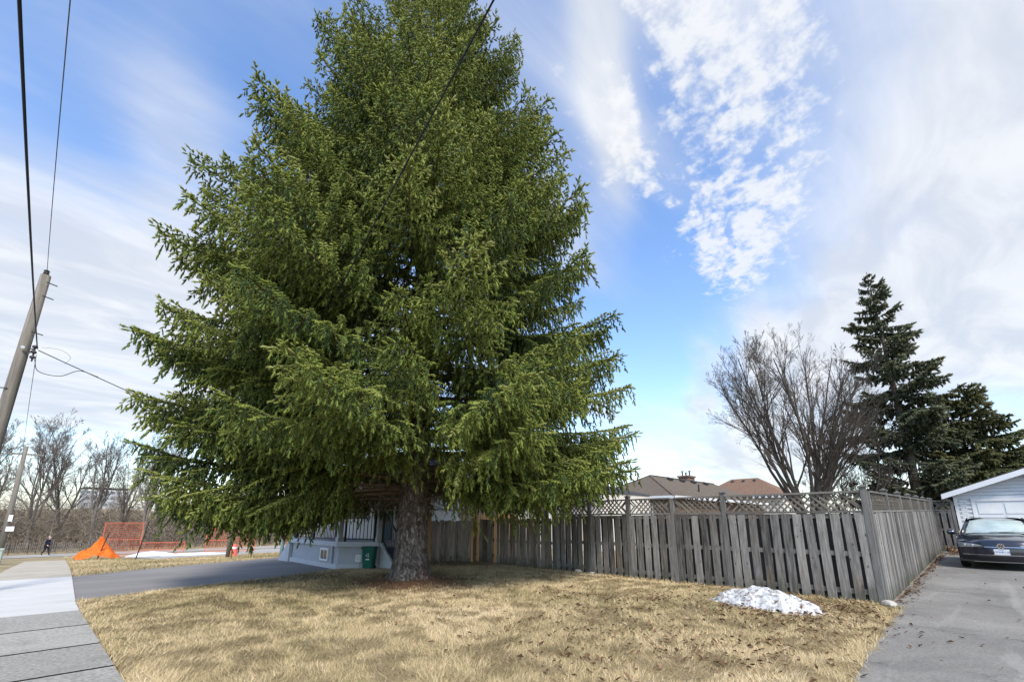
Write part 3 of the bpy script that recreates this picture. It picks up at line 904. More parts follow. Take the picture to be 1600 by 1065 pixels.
ravine = ((-5.8, 71, .95, 2, 'leafless tree crown between the left edge tree and the leaning street pole'),
          (-.3, 78, 1.0, 0, 'leafless tree further back, above the person walking'),
          (7.2, 72, .98, 2, 'leafless tree with several stems in front of the far apartment block'),
          (-8.5, 76, 1.0, 0, 'leafless tree with a forked trunk at the left edge of the picture, behind the street'),
          (-2.6, 74, 1.05, 1, 'tall leafless tree straight behind the leaning street pole with signs'),
          (2.6, 73, .97, 2, 'leafless tree with a thick trunk just right of the person walking'),
          (5.6, 80, .92, 0, 'slender leafless tree behind the orange netting heap'),
          (9.2, 76, 1.0, 1, 'leafless tree with a spreading crown beside the tip of the low spruce limb'),
          (13.5, 82, .9, 2, 'leafless tree half hidden behind the low spruce limb'),
          (-13., 84, .9, 2, 'leafless tree beyond the utility pole at the far left'),
          (20.5, 80, .85, 0, 'leafless tree hidden mostly by the spruce foliage on the left'))
for i, (x, yy, k, j, lb) in enumerate(ravine):
    place_bare(bl[j], (x, yy, gzf(x, yy)-.3), i*1.7, k, lb, 'leafless trees in the ravine')

# brush filling the ravine
def brush():
    n = 6500
    x = rng.uniform(-45, 48, n); yy = rng.uniform(67.5, 112, n)
    base = np.stack([x, yy, np.maximum(gz(x, yy), gz(x, yy)-.35+hill_h(x, yy))], 1)
    P0 = []; P1 = []; W = []; T = []
    hgt = rng.uniform(2.4, 6.6, n)*np.clip(.55+.6*fbm(x, yy, .12), .4, 1.3)
    d = rng.normal(0, .30, (n, 3)); d[:, 2] = 1
    cur = base
    for s in range(3):
        nxt = cur+d*(hgt/3)[:, None]
        P0.append(cur); P1.append(nxt); W.append(np.full(n, .045*(1-.28*s))); T.append(rng.normal(.45, .2, n))
        for _ in range(4):
            f = rng.random((n, 1)); b = cur+(nxt-cur)*f
            o = rng.normal(0, .75, (n, 3)); o[:, 2] = np.abs(o[:, 2])*.6+.15
            e = b+o*(hgt*.26)[:, None]
            P0.append(b); P1.append(e); W.append(np.full(n, .022)); T.append(rng.normal(.55, .2, n))
        d = d+rng.normal(0, .25, (n, 3)); d[:, 2] = np.abs(d[:, 2])
        cur = nxt
    P0 = np.concatenate(P0); P1 = np.concatenate(P1); W = np.concatenate(W)[:, None]; T = np.concatenate(T)
    dd = P1-P0
    a = np.cross(dd, rng.normal(0, 1, dd.shape)); a /= np.linalg.norm(a, axis=1, keepdims=True)
    V = np.stack([P0-a*W, P0+a*W, P1], 1).reshape(-1, 3)
    F = np.arange(len(V)).reshape(-1, 3)
    o = link('brush', fast_mesh('brush', V, F, m_brush, np.repeat(T, 3)))
    tag(o, 'tangled leafless brown brush filling the ravine beyond the street', 'brush', kind='stuff')
brush()

# ================================================================== FENCES
def board_variants(w_, h, t, n, m, name='board'):
    out = []
    for i in range(n):
        b = MB(); k = 5
        bow = rng.normal(0, .006); tw_ = rng.normal(0, .02)
        hh = h+rng.uniform(-.012, .012)
        rows = []
        for j in range(k):
            f = j/(k-1); z = hh*f
            c = bow*math.sin(math.pi*f); a = tw_*(f-.5)
            ww = w_/2*(1+rng.normal(0, .012))
            r = []
            for x, yv in ((-ww, -t/2), (ww, -t/2), (ww, t/2), (-ww, t/2)):
                r.append((c+x*math.cos(a)-yv*math.sin(a), x*math.sin(a)+yv*math.cos(a)+bow*.5*math.sin(math.pi*f), z))
            rows.append(r)
        b.grid([r+[r[0]] for r in rows])
        b.add(rows[0], [(3, 2, 1, 0)]); b.add(rows[-1], [(0, 1, 2, 3)])
        out.append(b.mesh(name, m))
    return out
def post_mesh(w_, h, m): return MB().box(-w_/2, w_/2, -w_/2, w_/2, -.05, h).mesh('post', m)
def cap_mesh(w_, m):
    b = MB(); a = w_/2+.022
    b.box(-a, a, -a, a, 0, .022)
    b.add([(-a+.012, -a+.012, .022), (a-.012, -a+.012, .022), (a-.012, a-.012, .022), (-a+.012, a-.012, .022), (0, 0, .06)], [(0, 1, 4), (1, 2, 4), (2, 3, 4), (3, 0, 4)])
    return b.mesh('post_cap', m)
FB = board_variants(.155, 1.64, .018, 7, m_board)
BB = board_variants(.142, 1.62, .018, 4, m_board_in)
m_board_tan = mat('weathered_tan_board', [(.14, (.075, .062, .052)), (.36, (.21, .180, .150)), (.58, (.34, .300, .258)), (.86, (.48, .435, .385))], 2.6, .88, (9, 9, .9), .5, 6, .30, .15, knots=True)
FB_LOW = board_variants(.140, 1.50, .018, 6, m_board_tan)
me_post = post_mesh(.098, 2.13, m_post); me_post_s = post_mesh(.088, 2.04, m_post); me_cap = cap_mesh(.098, m_post)
def grade(root, x, yl):
    """ground height below a point of a fence, relative to its root"""
    c, s = math.cos(root.rotation_euler.z), math.sin(root.rotation_euler.z)
    return gzf(root.location.x+c*x-s*yl, root.location.y+s*x+c*yl)-root.location.z

def lattice(root, x0, x1, z0, z1, pitch, zf=None):
    """crossed laths between two rails: every lath a part"""
    h = z1-z0; L = h*math.sqrt(2)
    lm = []
    for sgn in (1, -1):
        b = MB(); b.box(-L/2, L/2, -.004, .004, -.017, .017, Matrix.Rotation(-sgn*math.pi/4, 4, 'Y'))
        lm.append(b.mesh('lath', m_lath))
    x = x0+h/2
    while x < x1-h/2+.001:
        for i in (0, 1):
            link('lath', lm[i], root, (x, -.0055 if i else .0055, (z0+z1)/2+(zf(x) if zf else 0)))
        x += pitch
    # short laths in the corners of the panel
    for sgn in (1, -1):
        for e in (x0, x1):
            d = 1 if e == x0 else -1
            l = h*.62
            b = MB(); b.box(-l/2, l/2, -.004, .004, -.017, .017, Matrix.Rotation(-sgn*math.pi/4, 4, 'Y'))
            link('lath', b.mesh('lath', m_lath), root, (e+d*l*.36, -.0055 if sgn < 0 else .0055, (z0+z1)/2+(zf(e) if zf else 0)-d*sgn*h*.16))

def rail(root, x0, x1, y0, y1, z0, z1, steps=1):
    for i in range(steps):
        a = x0+(x1-x0)*i/steps; c = x0+(x1-x0)*(i+1)/steps
        za, zc = grade(root, a, 0), grade(root, c, 0)
        b = MB()
        vs = [(x, yv, z+q) for x, q in ((a, za), (c-.002, zc)) for yv, z in ((y0, z0), (y1, z0), (y1, z1), (y0, z1))]
        b.add(vs, [(3, 2, 1, 0), (4, 5, 6, 7), (0, 1, 5, 4), (1, 2, 6, 5), (2, 3, 7, 6), (3, 0, 4, 7)])
        b.build('rail', m_rail, root)

def shadow_fence(name, loc, rz, length, posts, label, pitch=.217, lath_pitch=.13):
    """lattice-topped shadow-box fence; local x runs along it, local y points to the viewer's side"""
    root = empty(name, loc, rz, label, 'fence', 'lattice topped fences')
    for i, (px, big) in enumerate(posts):
        zg = grade(root, px, 0)
        link('post', me_post if big else me_post_s, root, (px, .0, zg))
        if big: link('post_cap', me_cap, root, (px, 0, zg+2.13), (0, 0, random.gauss(0, .05)))
    for (p0, _), (p1, _) in zip(posts[:-1], posts[1:]):
        a, c = p0+.06, p1-.06
        for z0, z1 in ((.16, .25), (.84, .93), (1.55, 1.64)): rail(root, a, c, -.020, .020, z0, z1)
        rail(root, a, c, -.045, .048, 1.655, 1.695)
        rail(root, a, c, -.040, .043, 2.035, 2.072)
        lattice(root, a, c, 1.697, 2.033, lath_pitch, lambda x: grade(root, x, 0))
    x = .105; k = 0
    while x < length-.05:
        o = link('board', FB[k % 7], root, (x+random.gauss(0, .005), .032+random.gauss(0, .002), grade(root, x, 0)+.006+random.gauss(0, .006)),
                 (random.gauss(0, .003), random.gauss(0, .006), random.gauss(0, .02)))
        xb = x+pitch/2
        if xb < length-.06:
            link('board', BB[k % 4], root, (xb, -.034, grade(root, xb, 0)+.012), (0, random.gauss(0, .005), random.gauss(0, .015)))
        x += pitch; k += random.choice((1, 2, 3))
    return root
ff = shadow_fence('lattice_fence', (11., 1.56, 0), math.pi/2, 7.86, [(0, 1), (2.66, 1), (3.92, 0), (5.2, 1), (6.5, 0), (7.86, 1)],
                  'weathered grey shadow box fence with lattice top facing the lawn, snow heap at its foot')
FX0 = 26.3
side_posts = [FX0-11.0-2.44*i for i in range(7)][::-1]
sf = shadow_fence('lattice_fence', (FX0, 1.53, gzf(FX0, 1.53)), math.pi, FX0-11.07, [(x, 1) for x in side_posts if x > .2 and x < FX0-11.3]+[(FX0-11.1, 0)],
                  'long weathered grey lattice topped fence running along the right driveway to the garage', .20, .15)
bf = shadow_fence('lattice_fence', (26.42, .88, gzf(26.42, .9)), math.pi/2, .66, [(0.0, 0), (.62, 1)],
                  'short end of lattice topped fence between the side fence and the garage')

def plain_fence(name, a, b, label, z1, pitch, cat='fence', new_posts=(0, 1), top=1.50, low=True, group=None, brown=0):
    """close boarded panel from a to b, seen from its left-hand side"""
    a = Vector(a); b = Vector(b); d = b-a
    root = empty(name, (a.x, a.y, 0), math.atan2(d.y, d.x), label, cat, group)
    ln = d.length
    for z0 in (.22, .78, top-.13): rail(root, .05, ln-.05, -.03, .012, z0, z0+.085)
    x = .09; k = 0
    while x < ln-.06:
        link('board', FB_LOW[k % 6], root, (x, .022+random.gauss(0, .002), .02+random.gauss(0, .012)), (0, random.gauss(0, .008), random.gauss(0, .02)), (1, 1, top/1.5))
        x += pitch; k += random.choice((1, 2))
    return root
pf = plain_fence('board_fence', (11., 9.49), (11., 12.15), 'plain grey board fence without lattice between the lattice fence and the gate', 1.5, .160, top=1.56)
gt = plain_fence('garden_gate', (11.02, 12.26), (11.02, 13.06), 'narrow grey board gate with an orange wood edge', 1.5, .150, 'gate', top=1.52)
MB().box(-.075, -.028, -.0, .055, .05, 1.50).build('gate_stile', m_newwood, gt)
for z in (.28, .80, 1.30): MB().box(-.085, -.030, .056, .075, z, z+.09).build('hinge', m_dark, gt)
MB().box(.05, .80, .03, .06, -.02, .06).build('sill_board', m_newwood, gt)
wf = plain_fence('board_fence', (10.95, 13.32), (9.52, 14.06), 'grey board fence panel between orange posts right beside the spruce trunk', 1.5, .132, top=1.48)
MB().box(-.10, .01, -.06, .05, -.1, 1.86).build('post', m_brownwood, wf)
MB().box(1.56, 1.66, -.06, .05, -.1, 1.80).build('post', m_newwood, wf)
MB().box(.012, .09, .034, .052, .02, 1.52).build('edge_board', m_newwood, wf)
for k in range(11):                                    # newer, paler offcuts along the foot
    MB().box(-.035, .035, .034, .046, .0, .17+.05*(k % 3)).build('patch_board', m_lath, wf, (.14+.135*k, 0, 0))
nw = plain_fence('board_fence', (13.6, 13.62), (11.45, 13.80), 'new orange wood fence showing over the grey panel by the house', 1.7, .15, top=1.5)
for ch in nw.children:
    ch.data = ch.data.copy() if ch.name.startswith('board') else ch.data
    if ch.name.startswith('board') or ch.name.startswith('rail'):
        ch.data.materials.clear(); ch.data.materials.append(m_newwood)
    if ch.name.startswith('board'): ch.scale.z *= 1.16
MB().box(.75, .85, .04, .13, 0, 1.95).build('post', m_newwood, nw)

# ================================================================== PORCH HOUSE
ph = empty('porch_house', (8., 16.5, 0), 0, 'pale grey bungalow with a raised stucco porch behind the spruce trunk', 'house')
def at_ph(mb, name, m, smooth=False):
    o = mb.build(name, m, ph, smooth=smooth)
    o.location = (-8., -16.5, 0)
    return o
b = MB(); b.box(8.2, 13.2, 14.2, 24., -.3, 3.15); at_ph(b, 'wall', m_wall_lt)
b = MB()
for z in np.arange(.9, 3.1, .16): b.box(9.9, 13.19, 14.182, 14.197, z, z+.150)
tag(at_ph(b, 'siding', m_pinkbrick), label='pinkish lap siding')
b = MB(); b.box(9.55, 10.95, 14.165, 14.179, .4, 2.75); at_ph(b, 'panel', m_white)
roofv = [(7.6, 13.6, 3.15), (13.8, 13.6, 3.15), (13.8, 24.6, 3.15), (7.6, 24.6, 3.15), (10.7, 16.7, 4.6), (10.7, 21.5, 4.6)]
b = MB(); b.add(roofv, [(0, 1, 4), (1, 2, 5, 4), (2, 3, 5), (3, 0, 4, 5), (3, 2, 1, 0)]); at_ph(b, 'roof', m_roof_dk)
b = MB(); b.box(7.58, 13.82, 13.58, 13.60, 2.98, 3.16); b.box(7.58, 7.60, 13.58, 24.6, 2.98, 3.16); at_ph(b, 'fascia', m_fascia)
# porch base: bent plan
base = [(6.47, 18.7), (6.47, 14.62), (7.28, 13.56), (8.19, 13.56), (8.19, 18.7)]
slabp = [(6.36, 18.8), (6.36, 14.57), (7.23, 13.46), (8.19, 13.46), (8.19, 18.8)]
plin = [(6.40, 18.75), (6.40, 14.59), (7.25, 13.50), (8.19, 13.50), (8.19, 18.75)]
at_ph(MB().prism(base[::-1], .82, Matrix.Translation((0, 0, -.1))), 'porch_wall', m_stucco)
at_ph(MB().prism(plin[::-1], .28, Matrix.Translation((0, 0, -.12))), 'plinth', m_plinth)
at_ph(MB().prism(slabp[::-1], .15, Matrix.Translation((0, 0, .70))), 'porch_floor', m_plinth)
# pilaster box with the basement window
b = MB(); b.box(6.41, 6.469, 14.98, 16.42, .161, .698)
at_ph(b, 'pilaster', m_stucco)
win = at_ph(MB(), 'window', m_white); bpy.data.objects.remove(win)
b = MB()
for y0, y1, z0, z1 in ((15.22, 15.86, .22, .275), (15.22, 15.86, .56, .615), (15.22, 15.285, .275, .56), (15.795, 15.86, .275, .56)): b.box(6.37, 6.409, y0, y1, z0, z1)
win = at_ph(b, 'window', m_white)
g = MB().box(6.385, 6.392, 15.285, 15.795, .275, .56).build('pane', m_glass, win)
MB().box(6.378, 6.384, 15.53, 15.55, .275, .56).build('glazing_bar', m_white, win)
# sloped stair wing at the far end of the porch
m_yz = lambda x: Matrix(((0, 0, 1, x), (1, 0, 0, 0), (0, 1, 0, 0), (0, 0, 0, 1)))
at_ph(MB().prism([(18.81, -.1), (19.95, -.1), (19.86, .05), (18.81, .86)], .14, m_yz(6.36)), 'stair_stringer', m_plinth)
b = MB()
for i in range(4): b.box(6.52, 7.8, 18.81+.26*i, 19.07+.26*i, -.1, .66-.18*i)
at_ph(b, 'side_steps', m_conc)
# front steps going down beside the chamfer
b = MB()
for i in range(4): b.box(7.34, 8.19, 13.44-.27*(i+1), 13.44-.27*i, -.1, .68-.18*i)
at_ph(b, 'front_steps', m_plinth)
at_ph(MB().prism([(13.44, -.1), (13.44, .84), (12.32, .02), (12.32, -.1)], .05, m_yz(7.28)), 'stair_stringer', m_plinth)
# railings: each a part with its balusters
def railing(a, c, z0a, z0c, h=.92, n=None):
    a = Vector((*a, z0a)); c = Vector((*c, z0c)); ln = (c-a).length
    n = n or max(2, int(ln/.115))
    up = Vector((0, 0, 1))
    r = at_ph(MB().bar(a+up*h, c+up*h, .05, .045).bar(a+up*.07, c+up*.07, .035, .035), 'railing', m_black)
    me = MB().box(-.009, .009, -.009, .009, .085, h-.02).mesh('baluster', m_black)
    for i in range(1, n): link('baluster', me, r, a+(c-a)*(i/n))
    for p in (a, c): MB().box(-.028, .028, -.028, .028, -.01, h+.06).build('newel', m_black, r, p)
    return r
railing((6.43, 18.7), (6.43, 16.75), .852, .852)
railing((6.43, 16.68), (6.43, 14.82), .852, .852)
railing((6.56, 14.42), (7.16, 13.64), .852, .852)
railing((7.31, 13.38), (7.31, 12.36), .84, .06, .95)
for x, y in ((6.48, 14.64), (7.27, 13.58), (6.48, 18.62)):
    b = MB(); b.box(x-.075, x+.075, y-.075, y+.075, .852, 2.80); b.box(x-.1, x+.1, y-.1, y+.1, .851, .99)
    at_ph(b, 'porch_column', m_plinth)
at_ph(MB().box(6.2, 8.19, 13.3, 18.9, 2.80, 2.97), 'porch_roof', m_fascia)
d = at_ph(MB().box(8.15, 8.199, 14.36, 15.22, .86, 2.75), 'door', plain('teal_paint', (.035, .11, .13), .5, .1))
MB().box(8.10, 8.149, 14.46, 14.50, 1.75, 1.95).build('handle', m_galv, d)
wn = at_ph(MB().box(8.16, 8.199, 16.2, 18.0, 1.5, 2.7), 'window', m_white)
MB().box(8.150, 8.158, 16.27, 17.93, 1.57, 2.63).build('pane', m_glass, wn)
wn = at_ph(MB().box(11.0, 11.9, 14.130, 14.178, 2.0, 2.8), 'window', m_white)
MB().box(11.06, 11.84, 14.120, 14.128, 2.06, 2.74).build('pane', m_glass, wn)
sg = empty('house_number_plate', (8.09, 15.52, 2.02), 0, 'white house number plate reading 121 on the porch wall', 'sign')
MB().box(.0, .03, -.30, .30, -.14, .14).build('plate', m_white, sg)
MB().box(.03, .065, -.05, .05, -.05, .05).build('bracket', m_white, sg)
text_mesh('number', '121', .26, m_black, sg, (-.004, 0, 0), (R(90), 0, R(-90)))
# white meter box on the chamfered porch wall
mbx = empty('meter_box', (6.90, 13.93, .36), math.atan2(-1.06, .81), 'small white meter box on the porch wall left of the green bin', 'box')
MB().box(-.10, .10, -.17, -.05, -.10, .10).build('box', m_white, mbx); MB().box(-.07, .07, -.19, -.171, -.06, .07).build('cover', m_siding, mbx)
MB().tube([(0, -.10, -.10), (0, -.10, -.40)], .022, 8).build('conduit', m_galv, mbx)

def wheelie_bin(loc, rz, m, label, k=1., logo=True):
    r = empty('wheeled_bin', loc, rz, label, 'bin', 'bins beside the porch steps'); r.scale = (k, k, k)
    lv = [(.19, .18, .06), (.21, .20, .35), (.245, .25, .80), (.26, .265, .82), (.26, .265, .86)]
    b = MB(); rings = []
    for hx, hy, z in lv:
        c = .05; ring = []
        for sx, sy in ((-1, -1), (1, -1), (1, 1), (-1, 1)):
            pts = [(sx*(hx-c), sy*hy), (sx*hx, sy*(hy-c))]
            if sx*sy < 0: pts = pts[::-1]
            if (sx, sy) in ((1, -1), (-1, 1)): pts = [(sx*(hx-c), sy*hy), (sx*hx, sy*(hy-c))]
            else: pts = [(sx*hx, sy*(hy-c)), (sx*(hx-c), sy*hy)]
            if (sx, sy) == (-1, 1): pass
            ring += [(x, y, z) for x, y in pts]
        # order by angle so the ring is a clean loop
        ring.sort(key=lambda p: math.atan2(p[1], p[0]))
        rings.append(ring+[ring[0]])
    b.grid(rings); b.add(rings[0][:-1], [tuple(range(7, -1, -1))])
    b.build('body', m, r)
    l = MB()
    prof = [(-.28, .0), (-.27, .045), (-.1, .075), (.15, .07), (.28, .03), (.28, .0)]
    l.prism([(x, z) for x, z in prof], .54, Matrix(((0, 0, 1, -.27), (1, 0, 0, 0), (0, 1, 0, .861), (0, 0, 0, 1))))
    ld = l.build('lid', m, r)
    MB().bar((-.2, .30, .85), (.2, .30, .85), .035, .035).build('handle', m, r)
    for s in (-1, 1):
        wv = MB().tube([(s*.20, .17, .09), (s*.26, .17, .09)], .09, 14).build('wheel', m_black, r)
    if logo:
        lg = MB()
        y = -.232
        for k_ in range(3):          # recycling arrows
            a = k_*2.094+.52
            c, s = math.cos(a), math.sin(a)
            p0 = Vector((.052*math.cos(a-.75), y, .60+.052*math.sin(a-.75))); p1 = Vector((.052*math.cos(a+.55), y, .60+.052*math.sin(a+.55)))
            lg.bar(p0, p1, .018, .006, (0, 1, 0))
            d = (p1-p0).normalized(); q = Vector((-d.z, 0, d.x))
            lg.add([p1+q*.026+Vector((0, -.004, 0)), p1-q*.026+Vector((0, -.004, 0)), p1+d*.035+Vector((0, -.004, 0))], [(0, 1, 2)])
        lg.build('logo', m_white, r)
        MB().box(-.07, .07, -.226, -.218, .42, .47).build('sticker', m_white, r)
    return r
wheelie_bin((6.98, 13.55, .0), R(-42), m_teal, 'green wheeled bin with white recycling logo beside the porch steps', .78)
wheelie_bin((7.55, 13.02, .0), R(-60), m_bluebin, 'dark blue wheeled bin half hidden between the green bin and the steps', .74, False)
pl = empty('downpipe_post', (6.48, 19.99, 0), 0, 'pale weathered post with turquoise paint standing left of the porch', 'post')
MB().tube([(0, 0, -.1), (.02, .01, .6), (.0, -.02, 1.4)], [.075, .07, .06], 8).build('shaft', plain('turquoise_flaked_paint', (.33, .46, .45), .8, .35, scale=12), pl, smooth=True)
MB().tube([(.0, -.02, 1.39), (.02, 0, 2.7)], [.06, .055], 8).build('upper_shaft', m_plinth, pl)

# ================================================================== HOUSES BEHIND THE FENCE
def hip_roof(x0, x1, y0, y1, z0, h, along):
    """hip roof with a closed soffit; ridge along 'x' or 'y'"""
    w2 = (y1-y0)/2 if along == 'x' else (x1-x0)/2
    if along == 'x': r0, r1 = (x0+w2, y0+w2, z0+h), (x1-w2, y0+w2, z0+h)
    else: r0, r1 = (x0+w2, y0+w2, z0+h), (x0+w2, y1-w2, z0+h)
    b = MB()
    v = [(x0, y0, z0), (x1, y0, z0), (x1, y1, z0), (x0, y1, z0), r0, r1]
    f = [(0, 1, 5, 4), (1, 2, 5), (2, 3, 4, 5), (3, 0, 4)] if along == 'x' else [(0, 1, 4), (1, 2, 5, 4), (2, 3, 5), (3, 0, 4, 5)]
    return b.add(v, f+[(3, 2, 1, 0)])
hh = empty('hip_roof_house', (36, 18.4, 0), 0, 'low house with a grey brown hip roof, chimney and white eaves behind the lattice fence', 'house')
def at_(root, mb, name, m, parent=None):
    o = mb.build(name, m, parent or root)
    if parent is None: o.location = -Vector(root.location)
    return o
at_(hh, MB().box(30.2, 49.2, 15.1, 21.7, -.3, 3.1), 'wall', m_brick)
rf = at_(hh, hip_roof(29.7, 49.7, 14.6, 22.15, 3.18, 1.9, 'x'), 'roof', m_roof)
for dz_, nm, m_ in ((0, 'fascia', m_fascia),):
    b = MB(); b.box(29.67, 29.70, 14.57, 22.18, 3.0, 3.20); b.box(29.67, 49.7, 14.57, 14.60, 3.0, 3.20)
    at_(hh, b, nm, m_)
me = MB().box(-.22, .22, -.2, .2, -.04, .12).mesh('roof_vent', m_roof_dk)
for x in (35.6, 37.8, 40.0, 42.6): link('roof_vent', me, rf, (x, 17.75, 4.86), (R(25), 0, 0))
MB().tube([(36.5, 15.8, 3.6), (36.5, 15.8, 4.35)], .06, 8).build('vent_pipe', m_black, rf)
b = MB(); b.box(41.0, 42.5, 18.7, 19.6, 4.2, 5.48); b.box(40.9, 42.6, 18.6, 19.7, 5.48, 5.62)
ch = b.build('chimney', m_brick, rf)
for y_, hgt in ((18.8, .42), (19.15, .3), (19.5, .45)):
    MB().tube([(41.7, y_, 5.62), (41.7, y_, 5.62+hgt)], .07, 8).build('flue', m_dark, rf)
    MB().box(41.58, 41.82, y_-.12, y_+.12, 5.62+hgt, 5.66+hgt).build('flue_cap', m_dark, rf)
# ridge and hip tiles
b = MB(); b.bar((33.45, 18.375, 5.09), (45.95, 18.375, 5.09), .22, .05)
for c in ((29.7, 14.6), (29.7, 22.15)): b.bar((c[0], c[1], 3.20), (33.47, 18.375, 5.09), .18, .05)
b.build('ridge_tiles', m_roof, rf)
wn = at_(hh, MB().box(30.16, 30.199, 16.5, 18.2, 1.2, 2.6), 'window', m_white)
MB().box(30.15, 30.158, 16.6, 18.1, 1.3, 2.5).build('pane', m_glass, wn)

rb = empty('rust_roof_house', (56.5, 18.9, 0), 0, 'far house with a rust brown hip roof left of the leafless tree', 'house')
at_(rb, MB().box(53.4, 59.6, 14.4, 23.4, -.3, 4.0), 'wall', m_wall_lt)
rf = at_(rb, hip_roof(53, 60, 14., 23.9, 4.05, 2.25, 'y'), 'roof', m_roof_br)
for y_ in (17.7, 18.9, 20.1): link('roof_vent', me, rf, (55.95, y_, 6.0), (0, R(-30), 0), (.7, .7, .7))
at_(rb, MB().box(52.97, 52.999, 13.98, 23.92, 3.88, 4.06), 'fascia', m_fascia)

cw = empty('cream_house', (22.5, 18, 0), 0, 'cream walled bungalow with a white downpipe behind the lattice, left of the hip roof', 'house')
at_(cw, MB().box(20., 25, 13.85, 24, -.3, 2.95), 'wall', m_wall_lt)
at_(cw, hip_roof(19.6, 25.4, 13.78, 24.4, 2.96, .9, 'y'), 'roof', m_roof_dk)
at_(cw, MB().box(19.57, 19.599, 13.78, 24.4, 2.82, 2.97), 'fascia', m_fascia)
at_(cw, MB().box(19.90, 19.998, 13.80, 13.92, -.1, 2.85), 'downpipe', m_white)
for y0, y1 in ((17.4, 18.6), (20.5, 22.)):
    wn = at_(cw, MB().box(19.95, 19.998, y0, y1, 1.55, 2.5), 'window', m_white)
    MB().box(19.94, 19.948, y0+.08, y1-.08, 1.63, 2.42).build('pane', m_glass, wn)

# ================================================================== GARAGE
GX = 26.55; gg = gzf(GX, 0)
ga_ = empty('garage', (GX+3, -1.35, gg), 0, 'white gabled garage with lap siding and a wide panel door behind the dark car', 'garage')
def at_g(mb, name, m, parent=None):
    o = mb.build(name, m, parent or ga_)
    if parent is None: o.location = (-(GX+3), 1.35, -gg)
    return o
yl, yr, yc = .80, -3.5, -1.35
ez = 2.40                                # wall plate
pitch = .365
zr = lambda y: 2.60+pitch*(2.48-abs(y-yc))
at_g(MB().box(GX+.03, GX+6, yr, yl, gg-.1, ez), 'wall', m_siding)
m_gx = lambda x: Matrix(((0, 0, 1, x), (1, 0, 0, 0), (0, 1, 0, 0), (0, 0, 0, 1)))
at_g(MB().prism([(yr, ez+.002), (yl, ez+.002), (yl, zr(yl)-.13), (yc, zr(yc)-.13), (yr, zr(yr)-.13)], 5.9, m_gx(GX+.03)), 'gable', m_siding)
z = gg+2.12
while z < zr(yc)-.2:                     # lap siding over the door and up the gable
    z1 = z+.125
    half = min(2.15, 2.48-max(0, (z1+.13-2.60))/pitch-.02)
    if half > .12:
        b = MB(); b.add([(GX+.028, yc-half, z1), (GX+.028, yc+half, z1), (GX-.016, yc+half, z), (GX-.016, yc-half, z), (GX+.028, yc-half, z), (GX+.028, yc+half, z)],
                        [(0, 1, 2, 3), (3, 2, 5, 4), (0, 3, 4), (1, 5, 2)])
        at_g(b, 'siding_board', m_siding)
    z = z1+.003
at_g(MB().box(GX-.03, GX+.027, .70, .80, gg-.05, ez), 'corner_board', m_white)
me = MB().box(-.02, .02, -.094, .094, -.036, .036).mesh('brick', m_white)
zz = gg+.05; row = 0
while zz < gg+2.06:
    for k in range(2):
        yb = .60-.197*k+(.0 if row % 2 else -.06)
        if yb > .31+.05: link('brick', me, ga_, (GX+.008-(GX+3), yb+1.35, zz-gg), (0, 0, random.gauss(0, .01)))
    zz += .082; row += 1
d = MB()
at_g(MB().box(GX-.022, GX+.027, .20, .30, gg-.03, gg+2.12), 'door_jamb', m_white)
at_g(MB().box(GX-.022, GX+.027, -2.98, -2.88, gg-.03, gg+2.12), 'door_jamb', m_white)
at_g(MB().box(GX-.026, GX+.027, -2.98, .30, gg+2.0, gg+2.115), 'door_head', m_white)
dr = at_g(MB().box(GX+.005, GX+.026, -2.88, .20, gg-.03, gg+2.0), 'garage_door', m_siding)
for i in range(4):
    for j in range(4):
        y0 = .14-.765*j; z0 = gg+.04+.49*i
        MB().box(GX-.008, GX+.004, y0-.68, y0, z0, z0+.40).build('door_panel', m_white, dr)
for s in (1, -1):                        # two roof slopes with bargeboards
    e = yc+s*2.48
    at_g(MB().prism([(e, 2.60), (e, 2.56), (yc, zr(yc)-.04), (yc, zr(yc))][::s], 6.6, m_gx(GX-.36)), 'roof_slope', m_roof_dk)
    at_g(MB().prism([(e, 2.57), (e, 2.37), (yc, zr(yc)-.25), (yc, zr(yc)-.045)][::s], .03, m_gx(GX-.395)), 'bargeboard', m_fascia)
    at_g(MB().box(GX-.36, GX+6.2, min(e, e-s*.02), max(e, e-s*.02), 2.40, 2.555), 'fascia', m_fascia)
    at_g(MB().prism([(e-s*.02, 2.38), (e-s*.02, 2.40), (yc, zr(yc)-.145), (yc, zr(yc)-.165)][::s], .33, m_gx(GX-.364)), 'soffit', m_fascia)

# ================================================================== CAR
m_paint = plain('dark_navy_paint', (.006, .008, .020), .22, .2, coat=1., spec=.6)
m_carglass = glass_mat('windscreen_glass', (.030, .036, .036), .03)
_t = m_carglass.node_tree; _t.nodes.clear(); _q = NT(_t)
_o = _q.n('ShaderNodeOutputMaterial'); _g = _q.n('ShaderNodeBsdfGlossy'); _g.inputs['Roughness'].default_value = .02
_tr = _q.n('ShaderNodeBsdfTransparent'); _tr.inputs[0].default_value = (.90, .95, .93, 1)
_mx = _q.n('ShaderNodeMixShader'); _mx.inputs[0].default_value = .22; _t.links.new(_tr.outputs[0], _mx.inputs[1]); _t.links.new(_g.outputs[0], _mx.inputs[2])
_t.links.new(_mx.outputs[0], _o.inputs[0])
m_reflect = mat('silver_reflection', [(.2, (.55, .60, .59)), (.8, (.86, .90, .88))], 3.5, .42, (1, 1, 2.), .9, 5, 0, .5, metal=.35, bump_scale=5.)  # crinkled silver that imitates the bright reflection in the windscreen
m_chrome = plain('chrome', (.72, .73, .75), .12, .05, metal=1.)
m_lens = plain('headlight_lens', (.22, .24, .26), .08, .35, spec=.9, scale=14.)
m_tyre = plain('tyre_rubber', (.012, .012, .013), .85, .2)
